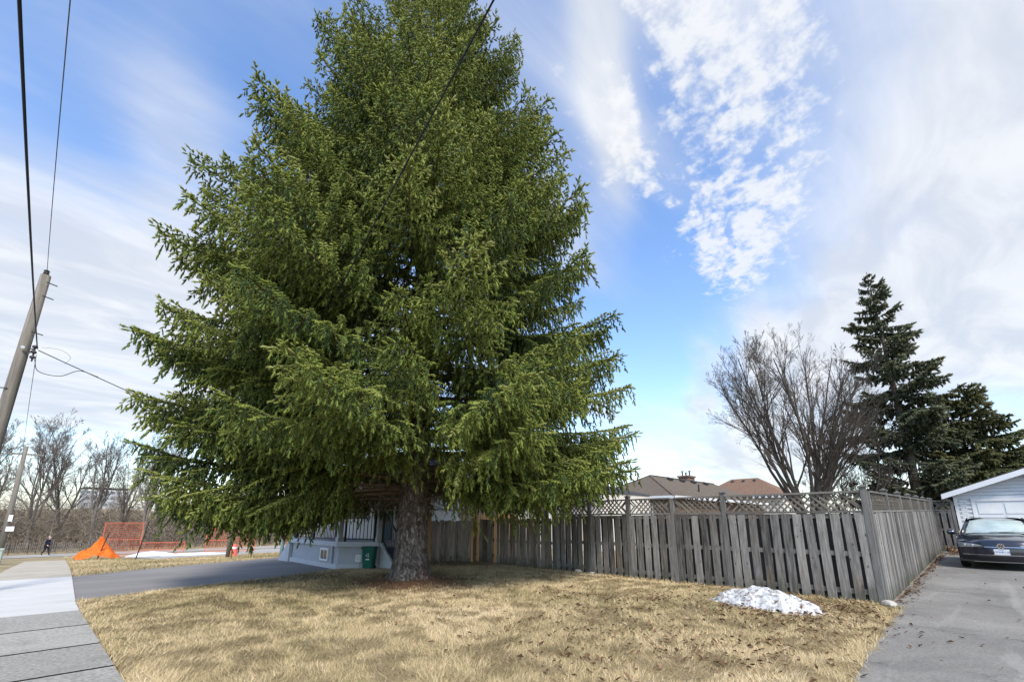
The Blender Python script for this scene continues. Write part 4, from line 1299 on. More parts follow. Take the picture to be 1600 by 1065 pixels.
m_rim = plain('alloy_rim', (.36, .37, .39), .3, .1, metal=.7)
m_plate = plain('plate_white', (.62, .66, .72), .5, .04)
m_plateblue = plain('plate_blue', (.03, .07, .25), .5, .05)
car = empty('parked_car', (21.05, -.19, gzf(20.8, -.2)), R(180)-.01, 'dark navy hatchback parked nose first on the driveway before the garage', 'car')
HW = .895
def nose(y, z):
    """front surface of the car: x for a width y and a height z"""
    u = abs(y)/HW
    return 2.10-.30*u**3.2-.10*max(0, (z-.56)/.24)**1.6-.05*max(0, (.36-z)/.18)**1.5-.04*u
def bonnet_z(x, y):
    t = (1.96-x)/(1.96-.92)
    u = abs(y)/HW
    return .77+.20*t**.75-.075*u**3.-.02*math.exp(-((u-.62)/.06)**2)
ys = np.linspace(-HW, HW, 25)
P = [[(nose(y, z), y*(.985 if z < .3 else 1), z) for y in ys] for z in (.19, .26, .34, .44, .54, .62, .68, .73)]
for t in np.linspace(0, 1, 9):
    P.append([(nose(y, .73)-.02-(nose(y, .73)-.02-(.92+.16*(1-(abs(y)/HW)**2)))*t, y, bonnet_z(1.96-(1.96-.92)*t, y)-.0) for y in ys])
b = MB().grid(P)
# flanks with wheel arches
for s in (-1, 1):
    xs = np.linspace(1.76, -2.06, 44)
    rows = []
    for k in range(8):
        f = k/7
        row = []
        for x in xs:
            top = .88+.03*min(1, (1.8-x)/1.)-(.0 if x < .9 else .18*((x-.9)/.9)**1.5)
            low = .20
            for wx in (1.32, -1.30):
                dx = abs(x-wx)
                if dx < .37: low = max(low, .31+math.sqrt(.37**2-dx*dx))
            z = low+(top-low)*f
            bul = .018*math.sin(math.pi*min(1, max(0, (z-.2)/.72)))-.05*max(0, (z-.72)/.2)**2-.03*max(0, (.3-z)/.1)
            taper = .16*max(0, (-x-1.3)/.8)**2+.17*max(0, (x-1.3)/.5)**2.2
            row.append((x, s*(HW-.008+bul-taper), z))
        rows.append(row)
    b.grid(rows)
# tail
ys2 = np.linspace(-.72, .72, 9)
b.grid([[(x-.05*(y/.7)**2*-1, y, z) for y in ys2] for x, z in ((-2.02, .22), (-2.12, .45), (-2.10, .75), (-2.04, .92), (-1.72, 1.36))])
# roof and pillars
RZ = lambda x: 1.455-.06*((x+.45)/1.2)**2
rx = np.linspace(.18, -1.72, 10)
b.grid([[(x, y*.60/.60, RZ(x)-.05*(abs(y)/.60)**3) for y in np.linspace(-.60, .60, 11)] for x in rx])
def glass_pt(t, v, off=0.):
    """windscreen surface; t up, v across -1..1"""
    x = 1.00-(1.00-.18)*t-.14*v*v*(1-.4*t); z = .955+(1.415-.955)*t-.05*abs(v)**3*t+.03*math.sin(math.pi*t)-.04*abs(v)**3*(1-t)
    return Vector((x+off*.5, v*(.76-.17*t), z+off*.85))
for s in (-1, 1):                       # A pillars and side roof rails
    b.tube([glass_pt(t, s*1.03) for t in (0, .33, .66, 1.)], [.034, .03, .028, .03], 6)
    b.tube([(.18, s*.60, 1.385), (-.5, s*.61, 1.395), (-1.7, s*.57, 1.335)], [.035, .035, .03], 6)
    b.tube([(-1.05, s*.80, .93), (-1.35, s*.60, 1.36)], [.07, .08], 6)
    b.tube([(-.28, s*.83, .92), (-.40, s*.62, 1.38)], [.04, .035], 6)
    b.grid([[(x, s*.82, .885) for x in (.95, -2.0)], [(x, s*.70, .93) for x in (.95, -2.0)]])
b.build('body', m_paint, car, smooth=True)
ws = MB().grid([[glass_pt(t, v) for v in np.linspace(-1, 1, 15)] for t in np.linspace(0, 1, 8)]).build('windscreen', m_carglass, car, smooth=True)
MB().grid([[glass_pt(t, v, -.03)+Vector((.012*math.sin(v*9+t*4), 0, .012*math.sin(t*11+v*3))) for v in np.linspace(-.93, .93, 25)] for t in np.linspace(.07, .93, 12)]).build('sky_reflection', m_reflect, ws, smooth=True)  # silver sheet added under the glass in place of its reflections
cw_ = MB().grid([[glass_pt(t, v, .004) for v in np.linspace(-.98, .98, 13)] for t in (0.005, .05)]).build('cowl', m_black, ws)
for s in (-1, 1):
    MB().bar(glass_pt(.03, s*.15-.1, .02), glass_pt(.09, s*.15+.62, .02), .015, .012).build('wiper', m_black, ws)
    MB().grid([[(.80, s*.775, .945), (.32, s*.645, 1.33)], [(-.26, s*.80, .935), (-.38, s*.645, 1.345)], [(-1.05, s*.79, .93), (-1.3, s*.635, 1.32)]]).build('side_window', m_carglass, car)
    # door mirror
    b = MB(); b.lathe([(.02, -.10), (.075, -.085), (.092, -.02), (.088, .05), (.05, .09)], 12, Matrix.Translation((.70, s*1.02, .985)) @ Matrix.Rotation(R(90), 4, 'X') @ Matrix.Diagonal((.75, .85, 1.05, 1)))
    mr = b.build('mirror', m_paint, car, smooth=True)
    MB().bar((.70, s*.84, .93), (.70, s*.96, .955), .09, .03).build('mirror_arm', m_black, mr)
    MB().tube([(.775, s*.97, 1.0), (.78, s*1.07, 1.0)], [.016, .012], 6).build('indicator', m_chrome, mr)
    # headlight: a long wedge wrapped round the corner, lens proud of the body
    yy = np.linspace(.37, .865, 12)
    zt = lambda y: .655+.075*((y-.37)/.5)**.8
    zb = lambda y: .628-.045*((y-.37)/.5)
    def hl(off): return [[(nose(y, z)+off, s*y, z) for y in yy] for z in [0]] 
    G = [[(nose(y, zb(y)+(zt(y)-zb(y))*f)+.012, s*(y+.004), zb(y)+(zt(y)-zb(y))*f) for y in yy] for f in (0, .33, .66, 1)]
    h = MB().grid(G).build('headlight', m_lens, car, smooth=True)
    for yc_ in (.56, .72):
        zc = (zb(yc_)+zt(yc_))/2
        MB().lathe([(.001, .0), (.030, .0), (.034, .012), (.02, .016)], 12, Matrix.Translation((nose(yc_, zc)+.012, s*yc_, zc)) @ Matrix.Rotation(R(90), 4, 'Y')).build('lamp_unit', m_chrome, h)
    MB().grid([[(nose(y, z)+.018, s*y, z) for y in yy] for z in (.600, .612)]).build('light_strip', m_chrome, h)
    MB().grid([[(nose(y, z)+.010, s*y, z) for y in np.linspace(.52, .84, 7)] for z in (.24, .34)]).build('fog_vent', m_black, car)
    for wx in (1.32, -1.30):
        wv = MB().lathe([(.20, -.09), (.30, -.10), (.318, -.06), (.318, .06), (.30, .10), (.20, .09)], 24, Matrix.Translation((wx, s*.80, .318)) @ Matrix.Rotation(R(90), 4, 'X')).build('wheel', m_tyre, car, smooth=True)
        rm = MB(); rm.lathe([(.02, -.085*1), (.205, -.092), (.205, .092), (.02, .085)], 20, Matrix.Translation((wx, s*.80, .318)) @ Matrix.Rotation(R(90), 4, 'X'))
        for k in range(5):
            a = k*1.2566
            rm.bar((wx+.04*math.cos(a), s*.90, .318+.04*math.sin(a)), (wx+.19*math.cos(a), s*.90, .318+.19*math.sin(a)), .05, .02, (0, 1, 0))
        rm.build('rim', m_rim, wv)
# grille band, chrome lines, intake
def band(y0, y1, z0, z1, off, m, name, n=17, parent=car):
    return MB().grid([[(nose(y, z)+off, y, z) for y in np.linspace(y0, y1, n)] for z in (z0, (z0+z1)/2, z1)]).build(name, m, parent)
band(-.37, .37, .585, .655, .006, m_black, 'grille')
band(-.37, .37, .603, .618, .012, m_chrome, 'grille_strip')
band(-.80, .80, .385, .400, .008, m_chrome, 'bumper_strip')
band(-.52, .52, .215, .335, .006, m_black, 'lower_intake')
band(-.60, .60, .198, .212, .010, m_chrome, 'lip_strip')
MB().box(-1.9, 1.85, -.72, .72, .16, .30).build('underbody', m_black, car)
MB().box(-1.9, .78, -.70, .70, .30, .88).build('interior', m_black, car)
# round emblem: ring with a V over a W
eb = MB(); ex = nose(0, .635)+.014; ezc = .632
Mx = Matrix.Translation((ex, 0, ezc)) @ Matrix.Rotation(R(90), 4, 'Y')
for k in range(28):
    a0, a1 = 2*math.pi*k/28, 2*math.pi*(k+1)/28
    eb.bar((ex+.008, .070*math.cos(a0), ezc+.070*math.sin(a0)), (ex+.008, .070*math.cos(a1), ezc+.070*math.sin(a1)), .014, .014, (1, 0, 0))
def stroke(p, q): eb.bar((ex+.010, p[0], ezc+p[1]), (ex+.010, q[0], ezc+q[1]), .013, .012, (1, 0, 0))
for s in (-1, 1):
    stroke((s*.030, .060), (0, .008))
    stroke((s*.058, .034), (s*.030, -.056)); stroke((s*.030, -.056), (0, -.004))
em = eb.build('emblem', m_chrome, car)
MB().lathe([(.001, .0), (.066, .0), (.066, .006), (.001, .006)], 24, Mx).build('emblem_disc', m_black, em)
px = nose(0, .45)+.02
pt_ = MB().box(px-.012, px, -.152, .152, .405, .555).build('number_plate', m_plate, car)
text_mesh('lettering', 'CPWB·118', .066, m_plateblue, pt_, (px+.001, 0, .474), (R(90), 0, R(90)), .0015)
text_mesh('province_lettering', 'ONTARIO', .022, m_plateblue, pt_, (px+.001, 0, .535), (R(90), 0, R(90)), .0012)

# ================================================================== POLES AND WIRES
up_ = empty('utility_pole', (-1.40, 14.45, 0), 0, 'weathered wooden utility pole at the left edge with wires on its top', 'utility pole')
ptop = Vector((.16, 0, 7.10))
MB().tube([Vector((0, 0, -.3)), ptop*.33, ptop*.66, ptop], [.135, .122, .108, .092], 20).build('shaft', m_polewood, up_, smooth=True)
b = MB(); b.lathe([(.035, 0), (.06, .03), (.04, .06), (.06, .09), (.03, .12)], 10, Matrix.Translation(ptop+Vector((.0, -.05, .0))))
b.build('top_insulator', m_steel, up_)
b = MB(); q = Vector((.21, -.04, 5.25))
b.bar(q+Vector((-.10, 0, -.22)), q+Vector((.09, 0, .04)), .035, .03); b.bar(q+Vector((-.12, 0, .0)), q+Vector((.09, 0, .04)), .03, .02)
b.bar(q+Vector((.08, 0, -.26)), q+Vector((.08, 0, .10)), .03, .03)
for z in (-.2, -.08, .05): b.lathe([(.025, 0), (.05, .02), (.05, .05), (.025, .07)], 10, Matrix.Translation(q+Vector((.08, -.02, z))))
b.build('bracket', m_steel, up_)
for z, s in ((6.9, 1), (6.55, 1), (4.3, -1), (5.65, 1)):
    MB().tube([(.16*z/7.1+s*.05, -.12, z), (.16*z/7.1+s*.23, -.02, z)], .012, 6).build('bolt', m_steel, up_)
MB().lathe([(.001, 0), (.035, 0), (.035, .012), (.001, .012)], 10, Matrix.Translation((.115, -.165, 5.25)) @ Matrix.Rotation(R(90), 4, 'X')).build('pole_tag', m_galv, up_)

def wire(name, a, c, sag, r, m, label, cat='cable', n=24, extra=None):
    a, c = Vector(a), Vector(c)
    pts = [a+(c-a)*(i/n)-Vector((0, 0, 4*sag*(i/n)*(1-i/n))) for i in range(n+1)]
    o = MB().tube(pts, r, 6).build(name, m)
    return tag(o, label, cat)
BR = Vector((-1.07, 14.4, 5.30))
wire('power_cable', BR, (.05, -26, 5.6), .65, .0115, m_wire, 'thick black cable running overhead from the pole bracket to the top left corner')
wire('thin_wire', (-1.24, 14.40, 7.22), (.78, -26, 7.4), 1.1, .0055, m_wire2, 'thin wire running up from the very top of the utility pole')
wire('street_wire', BR+Vector((.0, .1, -.12)), (-2.92, 49.6, 5.4), .35, .006, m_wire2, 'thin wire going down the street from the pole bracket to the far leaning pole')
wire('service_cable', BR+Vector((.02, 0, -.03)), (8.0, 18.6, 3.25), .12, .010, m_wire, 'black service cable drooping from the pole bracket into the spruce')
def smooth_path(P, k=6):
    P = [Vector(p) for p in P]; Q = [P[0]*2-P[1]]+P+[P[-1]*2-P[-2]]; out = []
    for i in range(1, len(Q)-2):
        for j in range(k):
            t = j/k; a, b_, c, d = Q[i-1:i+3]
            out.append(.5*((2*b_)+(c-a)*t+(2*a-5*b_+4*c-d)*t*t+(3*b_-a-3*c+d)*t**3))
    return out+[P[-1]]
lp = MB(); lp.tube(smooth_path([BR+Vector((.0, 0, -.25)), BR+Vector((.10, .05, -.50)), BR+Vector((.45, .12, -.52)), BR+Vector((.75, .2, -.30)), BR+Vector((1.1, .40, -.33))]), .008, 6)
tag(lp.build('cable_loop', m_wire), 'slack black cable loop hanging under the pole bracket', 'cable')
lp = MB(); lp.tube(smooth_path([BR+Vector((.05, 0, .05)), BR+Vector((.35, .1, .10)), BR+Vector((.55, .15, -.02)), BR+Vector((.48, .12, -.22))]), .0035, 6)
tag(lp.build('cable_loop', m_wire2), 'thin grey wire loop standing out right of the pole bracket', 'cable')
sp_ = empty('service_post', (6.0, 26.05, gzf(6, 26)), 0, 'brown wooden service post half hidden behind the low spruce boughs', 'post')
MB().tube([(0, 0, -.3), (0, 0, 4.0)], [.09, .075], 10).build('shaft', m_polewood, sp_, smooth=True)
MB().box(-.04, .04, -.14, -.06, 3.70, 3.82).build('insulator', m_steel, sp_)
wire('house_cable', (6.0, 25.93, 3.66), (1.1, -2.86, 6.46), .0, .0095, m_wire, 'black cable crossing the front of the spruce diagonally up to the top edge')

fp = empty('street_pole', (-2.95, 50., gzf(-3, 50)), 0, 'far wooden street pole leaning among the trees with white notices on it', 'utility pole')
MB().tube([(0, 0, -.3), (.0, 0, 4), (-.02, 0, 8.2)], [.19, .17, .13], 10).build('shaft', m_polewood, fp, smooth=True)
for z, w_, h_ in ((1.95, .42, .34), (2.65, .22, .46)): MB().box(-.0, w_, -.23, -.20, z, z+h_).build('notice', m_white, fp)
MB().bar((-.9, 0, 7.6), (.9, 0, 7.6), .1, .12).build('crossarm', m_polewood, fp)
wire('street_wire', (-2.1, 50, 5.3), (40., 75, 5.1), .5, .012, m_wire2, 'thin wire leading right from the far leaning pole through the bare trees')

ub = empty('utility_box', (-2.25, 33., gzf(-2.2, 33)), 0, 'pale green utility box at the left edge beyond the pavement', 'utility box')
MB().box(-.45, .40, -.35, .35, 0, .66).build('cabinet', m_utility, ub); MB().box(-.48, .43, -.38, .38, .66, .72).build('lid', m_utility, ub)
MB().box(-.35, .32, -.362, -.351, .08, .60).build('door', m_utility, ub)

# ================================================================== PERSON
def person(loc, rz):
    r = empty('person', loc, rz, 'person in dark navy coat and trousers walking along the street', 'person')
    # local x = walking direction, z up; vertex: position, radius
    J = {'pelvis': ((0, 0, .93), .125), 'waist': ((.02, 0, 1.08), .135), 'chest': ((.06, 0, 1.30), .165), 'neckb': ((.09, 0, 1.46), .085), 'neck': ((.115, 0, 1.52), .058),
         'head0': ((.135, 0, 1.58), .085), 'head1': ((.145, 0, 1.68), .098), 'head2': ((.13, 0, 1.745), .06),
         'hipL': ((.01, .09, .88), .10), 'kneeL': ((.18, .10, .50), .065), 'ankL': ((.22, .10, .10), .045), 'toeL': ((.37, .11, .045), .038),
         'hipR': ((-.01, -.09, .88), .10), 'kneeR': ((-.02, -.10, .50), .065), 'ankR': ((-.26, -.10, .14), .045), 'toeR': ((-.14, -.11, .04), .038),
         'shL': ((.07, .19, 1.42), .075), 'elL': ((-.08, .27, 1.15), .055), 'wrL': ((.06, .27, .93), .038), 'haL': ((.10, .265, .85), .040),
         'shR': ((.07, -.19, 1.42), .075), 'elR': ((.02, -.28, 1.14), .055), 'wrR': ((.20, -.25, .97), .038), 'haR': ((.27, -.23, .92), .040)}
    E = [('pelvis', 'waist'), ('waist', 'chest'), ('chest', 'neckb'), ('neckb', 'neck'), ('neck', 'head0'), ('head0', 'head1'), ('head1', 'head2')]
    for s in 'LR': E += [('pelvis', 'hip'+s), ('hip'+s, 'knee'+s), ('knee'+s, 'ank'+s), ('ank'+s, 'toe'+s), ('chest', 'sh'+s), ('sh'+s, 'el'+s), ('el'+s, 'wr'+s), ('wr'+s, 'ha'+s)]
    hands = []
    for s, sg in (('L', 1), ('R', -1)):          # five short fingers on each hand
        h = Vector(J['ha'+s][0])
        for k in range(5):
            nm = 'f%s%d' % (s, k)
            if k < 4: J[nm] = (tuple(h+Vector((.035-.02*k, sg*.01, -.075-.01*(k in (1, 2))))), .011)
            else: J[nm] = (tuple(h+Vector((.045, -sg*.012, -.025))), .012)
            E.append(('ha'+s, nm)); hands.append(nm)
    names = list(J)
    me = bpy.data.meshes.new('body')
    me.from_pydata([J[k][0] for k in names], [(names.index(a), names.index(c)) for a, c in E], [])
    o = link('body', me, r)
    md = o.modifiers.new('skin', 'SKIN')
    md.use_smooth_shade = True
    sv = me.skin_vertices[0].data
    for i, k in enumerate(names):
        sv[i].radius = (J[k][1], J[k][1]*(1.15 if k in ('chest', 'waist') else 1))
        sv[i].use_root = (k == 'pelvis')
    ss = o.modifiers.new('sub', 'SUBSURF'); ss.levels = 2; ss.render_levels = 2
    dg = bpy.context.evaluated_depsgraph_get()
    bm_ = bpy.data.meshes.new_from_object(o.evaluated_get(dg))
    bm_.materials.clear()
    for m_ in (m_cloth, m_skin, m_shoe): bm_.materials.append(m_)
    hz = [Vector(J['haL'][0]), Vector(J['haR'][0])]
    for p in bm_.polygons:
        c = p.center
        skin = c.z > 1.50 or min((c-h).length for h in hz) < .10
        p.material_index = 1 if skin else (2 if c.z < .10 else 0)
    o.modifiers.clear(); o.data = bm_; bm_.name = 'body'
    hd = MB(); hc = Vector((.128, 0, 1.69))
    P = [[hc+Vector((-.02-.0+.112*math.sin(t)*math.cos(a)-.008, .104*math.sin(t)*math.sin(a), .022+.105*math.cos(t))) for a in np.linspace(R(50), R(310), 13)] for t in np.linspace(.05, 1.75, 8)]
    hd.grid(P); hd.build('hair', m_hairgrey, r, smooth=True)
    f = MB()
    f.add([hc+Vector(v) for v in ((.095, .014, -.03), (.095, -.014, -.03), (.122, 0, -.035), (.095, 0, .01))], [(0, 1, 2), (0, 2, 3), (1, 3, 2)])
    f.build('nose', m_skin, r)
    for s in (-1, 1):
        MB().lathe([(.001, -.008), (.010, 0), (.001, .008)], 8, Matrix.Translation(hc+Vector((.088, s*.036, .012)))).build('eye', m_black, r)
        MB().lathe([(.004, -.03), (.016, 0), (.004, .03)], 8, Matrix.Translation(hc+Vector((.0, s*.100, -.005)))).build('ear', m_skin, r)
    MB().box(.086, .094, -.022, .022, -.066, -.058, Matrix.Translation(hc)).build('mouth', m_redplastic, r)
    ct = MB()
    ct.lathe([(.205, .80), (.195, 1.0), (.19, 1.15), (.205, 1.32), (.15, 1.45), (.10, 1.50)], 16, Matrix.Translation((.03, 0, 0)) @ Matrix.Diagonal((.80, 1.05, 1, 1)))
    ct.build('coat', m_cloth, r, smooth=True)
    return r
person((-.79, 63.5, gzf(-.8, 63.5)+.012), R(-35))

# ================================================================== BUILDING SITE ON THE LEFT
snf = empty('snow_fence', (-6, 67.2, gzf(0, 67)), 0, 'low slatted wooden snow fence along the far side of the street', 'fence')
b = MB()
for i in range(150):
    x = -9+.115*i*1.2; yv = .12*math.sin(x*.5)
    b.box(x-.022, x+.022, yv-.008, yv+.008, .02, 1.12+random.gauss(0, .03), Matrix.Rotation(random.gauss(0, .02), 4, 'Y'))
tag(b.build('pickets', plain('grey_lath', (.20, .175, .15), .9, .25), snf), kind='stuff')
b = MB()
for z in (.25, .6, .95): b.tube([(-9, 0, z), (0, .1, z), (11.6, -.1, z)], .012, 4)
b.build('wire', m_dark, snf)
for i in range(8): MB().box(-.03, .03, .03, .09, -.1, 1.3).build('post', m_dark, snf, (-9+2.9*i, 0, 0))

def tpost(loc, tilt, label, h=1.75):
    t = empty('fence_stake', loc, 0, label, 'stake', 'steel stakes by the dug ground')
    t.rotation_euler = (tilt[0], tilt[1], 0)
    MB().box(-.025, .025, -.004, .004, -.3, h).box(-.004, .004, -.03, -.0042, -.3, h).build('stake', m_dark, t)
    b = MB()
    for k in range(7): b.box(-.012, .012, -.042, -.031, .5+.16*k, .53+.16*k)
    b.build('studs', m_dark, t)
tpost((1.70, 35.46, gzf(1.7, 35.5)), (0, .20), 'dark steel stake propping the orange netting heap', 1.5)
tpost((2.87, 29.86, gzf(2.9, 29.9)), (0, .14), 'dark steel stake leaning at the right end of the orange panel', 1.9)
# crumpled orange netting hung over a stake
net = empty('orange_netting', (1.75, 35.9, gzf(1.8, 35.9)), 0, 'crumpled bright orange safety netting slumped over a stake', 'netting')
n = 34; V = []
def net_h(u, v):
    r = math.hypot(u*1.0, v*1.25)
    peak = 1.42*max(0, 1-(math.hypot(u+.02, v)/.98)**.62)
    sec = .55*max(0, 1-math.hypot((u+.66)/.45, v/.6))
    return max(peak, sec)+.05*(float(vnoise(u*5+30, v*5+7, 1.))-.5)+.16*(float(vnoise(u*12+3+v*2, v*3+7, 1.))-.5)*max(.15, peak)+.06*(float(vnoise(u*21+3, v*19+7, 1.))-.5)+.03
P = [[((u+.08*math.sin(v*9))*1.0, v*.8+.06*math.sin(u*11), max(.0, net_h(u, v))) for u in np.linspace(-.98, .86, n)] for v in np.linspace(-.8, .8, n)]
MB().grid(P).build('net', m_orange, net, smooth=True)

def site_panel(loc, rz, label, w_=1.75, h=1.75, tilt=0., m=m_orange_metal, mesh_step=.10):
    p = empty('site_fence_panel', loc, rz, label, 'fence panel', 'orange building site panels')
    p.rotation_euler = (tilt, 0, rz)
    b = MB()
    for x in (0, w_): b.tube([(x, 0, -.02), (x, 0, h)], .022, 6)
    for z in (.12, h*.52, h-.02): b.tube([(0, 0, z), (w_, 0, z)], .018, 6)
    b.build('frame', m, p)
    b = MB(); x = mesh_step
    while x < w_: b.box(x-.0028, x+.0028, -.0028, .0028, .12, h-.02); x += mesh_step*.6
    z = .2
    while z < h-.05: b.box(0, w_, .0045, .0095, z-.004, z+.004); z += mesh_step*1.3
    tag(b.build('wire_mesh', m, p), kind='stuff')
    return p
site_panel((1.88, 37.9, gzf(2, 38)-.05), R(-8), 'orange wire panel standing behind the netting heap', 1.85, 2.15, .0)
site_panel((3.9, 39.4, gzf(4, 39)-.2), R(-12), 'orange wire panel right of the dark stake, behind the low spruce limb', 2.4, 1.05)
site_panel((7.3, 38.0, gzf(7, 38)), R(-14), 'orange wire panel seen under the spruce behind the red drum', 3.0, 1.7)
site_panel((10.3, 31.5, gzf(10, 31)), R(-14), 'orange wire panel seen through the porch railing', 3.2, 2.0)
dr_ = empty('traffic_drum', (6.75, 28.2, gzf(6.7, 28.2)), 0, 'faded red traffic drum at the drive edge beneath the spruce', 'drum')
dr_.scale = (.66, .66, .72)
MB().lathe([(.30, .0), (.30, .05), (.26, .06), (.24, .42), (.22, .43), (.20, .80), (.10, .86)], 18).build('drum', m_redplastic, dr_, smooth=True)
MB().lathe([(.247, .20), (.242, .34)], 18).build('band', m_white, dr_); MB().lathe([(.217, .52), (.211, .66)], 18).build('band', m_white, dr_)
# thin old snow patches
def snow_patch(name, loc, rx, ry, h, m, label, seed, res=34, rough=1.):
    V = []; P = []
    for j in range(res+1):
        row = []
        for i in range(res+1):
            u, v = -1.15+2.3*i/res, -1.15+2.3*j/res
            a = math.atan2(v, u)
            e = 1+.16*math.sin(2*a+seed)+.11*math.sin(3*a+seed*2.1)+.07*math.sin(7*a+seed)
            rr = math.hypot(u, v)/e
            z = h*max(-.12, (1-rr**2.2))*(.82+.36*float(fbm(u*1.4+seed*3+20, v*1.4+9, 2.)))+rough*.06*(float(fbm(u*rx+seed+40, v*ry+31, 6.))-.5)+rough*.03*(float(vnoise(u*rx+seed+4, v*ry+3, 19.))-.5)
            if rr > 1.02: z = -.06
            row.append((u*rx, v*ry, z))
        P.append(row)
    return tag(MB().grid(P).build(name, m, None, loc, smooth=True), label, 'snow')
snow_patch('snow_patch', (4.35, 37.7, gzf(4.3, 37.7)+.02), 1.15, 1.1, .24, m_tarp, 'thin dirty snow patch on the dug ground near the dark stake', 1.3)
snow_patch('snow_patch', (6.4, 35.0, gzf(6.4, 35.)+.02), 1.6, 1.0, .12, m_tarp, 'flat grey snow patch under the low spruce limb', 2.9)
snow_patch('snow_heap', (9.10, 3.05, -.02), .72, 1.02, .34, m_snow, 'low heap of old dirty snow on the lawn by the fence', .4, 90, 1.5).rotation_euler = (0, 0, .1)

# far apartment block over the bank
ab = empty('apartment_block', (13.5, 330, -3), R(6), 'pale far apartment block just visible through the bare trees', 'building')
MB().box(-9, 9, -6, 6, 0, 20).build('wall', plain('pale_far_wall', (.42, .45, .50), .9, .05), ab)
me = MB().box(-.75, .75, -.03, .03, -.6, .6).mesh('window', plain('far_window', (.16, .18, .21), .4, .1))
for i in range(7):
    for j in range(6): link('window', me, ab, (-7.5+2.5*i, -6.03, 4+3*j))
MB().box(-9.3, 9.3, -6.3, 6.3, 21, 21.6).build('roof', m_roof_dk, ab)

# ================================================================== SMALL THINGS ON THE LAWN
def rock(loc, s, label, m=m_stone, name='stone', cat='stone'):
    P = [[(s[0]*math.sin(t)*math.cos(a)*(1+.25*(float(vnoise(math.cos(a)*2+9+s[0]*50, math.sin(a)*2+t*1.5+9, 1.))-.5)), s[1]*math.sin(t)*math.sin(a)*(1+.25*(float(vnoise(math.cos(a)*2+19, t+a, 1.))-.5)), s[2]*math.cos(t)) for a in np.linspace(0, 2*math.pi, 11)] for t in np.linspace(0.02, 3.1, 7)]
    return tag(MB().grid(P).build(name, m, None, loc, (0, 0, random.random()*3)), label, cat)
rock((10.84, 8.42, .06), (.13, .11, .09), 'round pale stone lying at the foot of the lattice fence')
o = MB().box(-.17, .17, -.07, .07, 0, .055).build('paver_piece', m_stone, None, (10.82, 8.02, .04), (.08, .12, 1.3)); tag(o, 'pale broken paver piece tilted beside the round stone', 'paver')
o = MB().box(-.15, .15, -.06, .06, 0, .05).build('paver_piece', m_stone, None, (10.75, 7.62, .03), (0, -.06, 1.7)); tag(o, 'flat pale paver piece lying right of the round stone', 'paver')
o = MB().box(-.13, .13, -.05, .05, 0, .04).build('paver_piece', m_stone, None, (10.86, 6.55, .02), (0, 0, 1.5)); tag(o, 'small pale slab at the fence foot between the stone and the snow heap', 'paver')
rock((10.83, 1.46, .05), (.15, .10, .07), 'flat pale stone at the foot of the corner fence post')
rock((10.72, 4.42, .03), (.22, .14, .05), 'tan flat stone at the fence foot behind the snow heap', plain('tan_stone', (.42, .30, .2), .9, .15))
for i, (p0, p1) in enumerate((((10.6, 11.9), (10.45, 11.2)), ((10.3, 12.6), (9.7, 12.2)))):
    o = MB().tube([(p0[0], p0[1], .06), ((p0[0]+p1[0])/2+.05, (p0[1]+p1[1])/2, .09), (p1[0], p1[1], .05)], [.03, .026, .014], 7).build('fallen_branch', m_twig)
    tag(o, ('bare fallen branch lying by the gate', 'bare fallen branch on the dark soil before the gate')[i], 'branch')

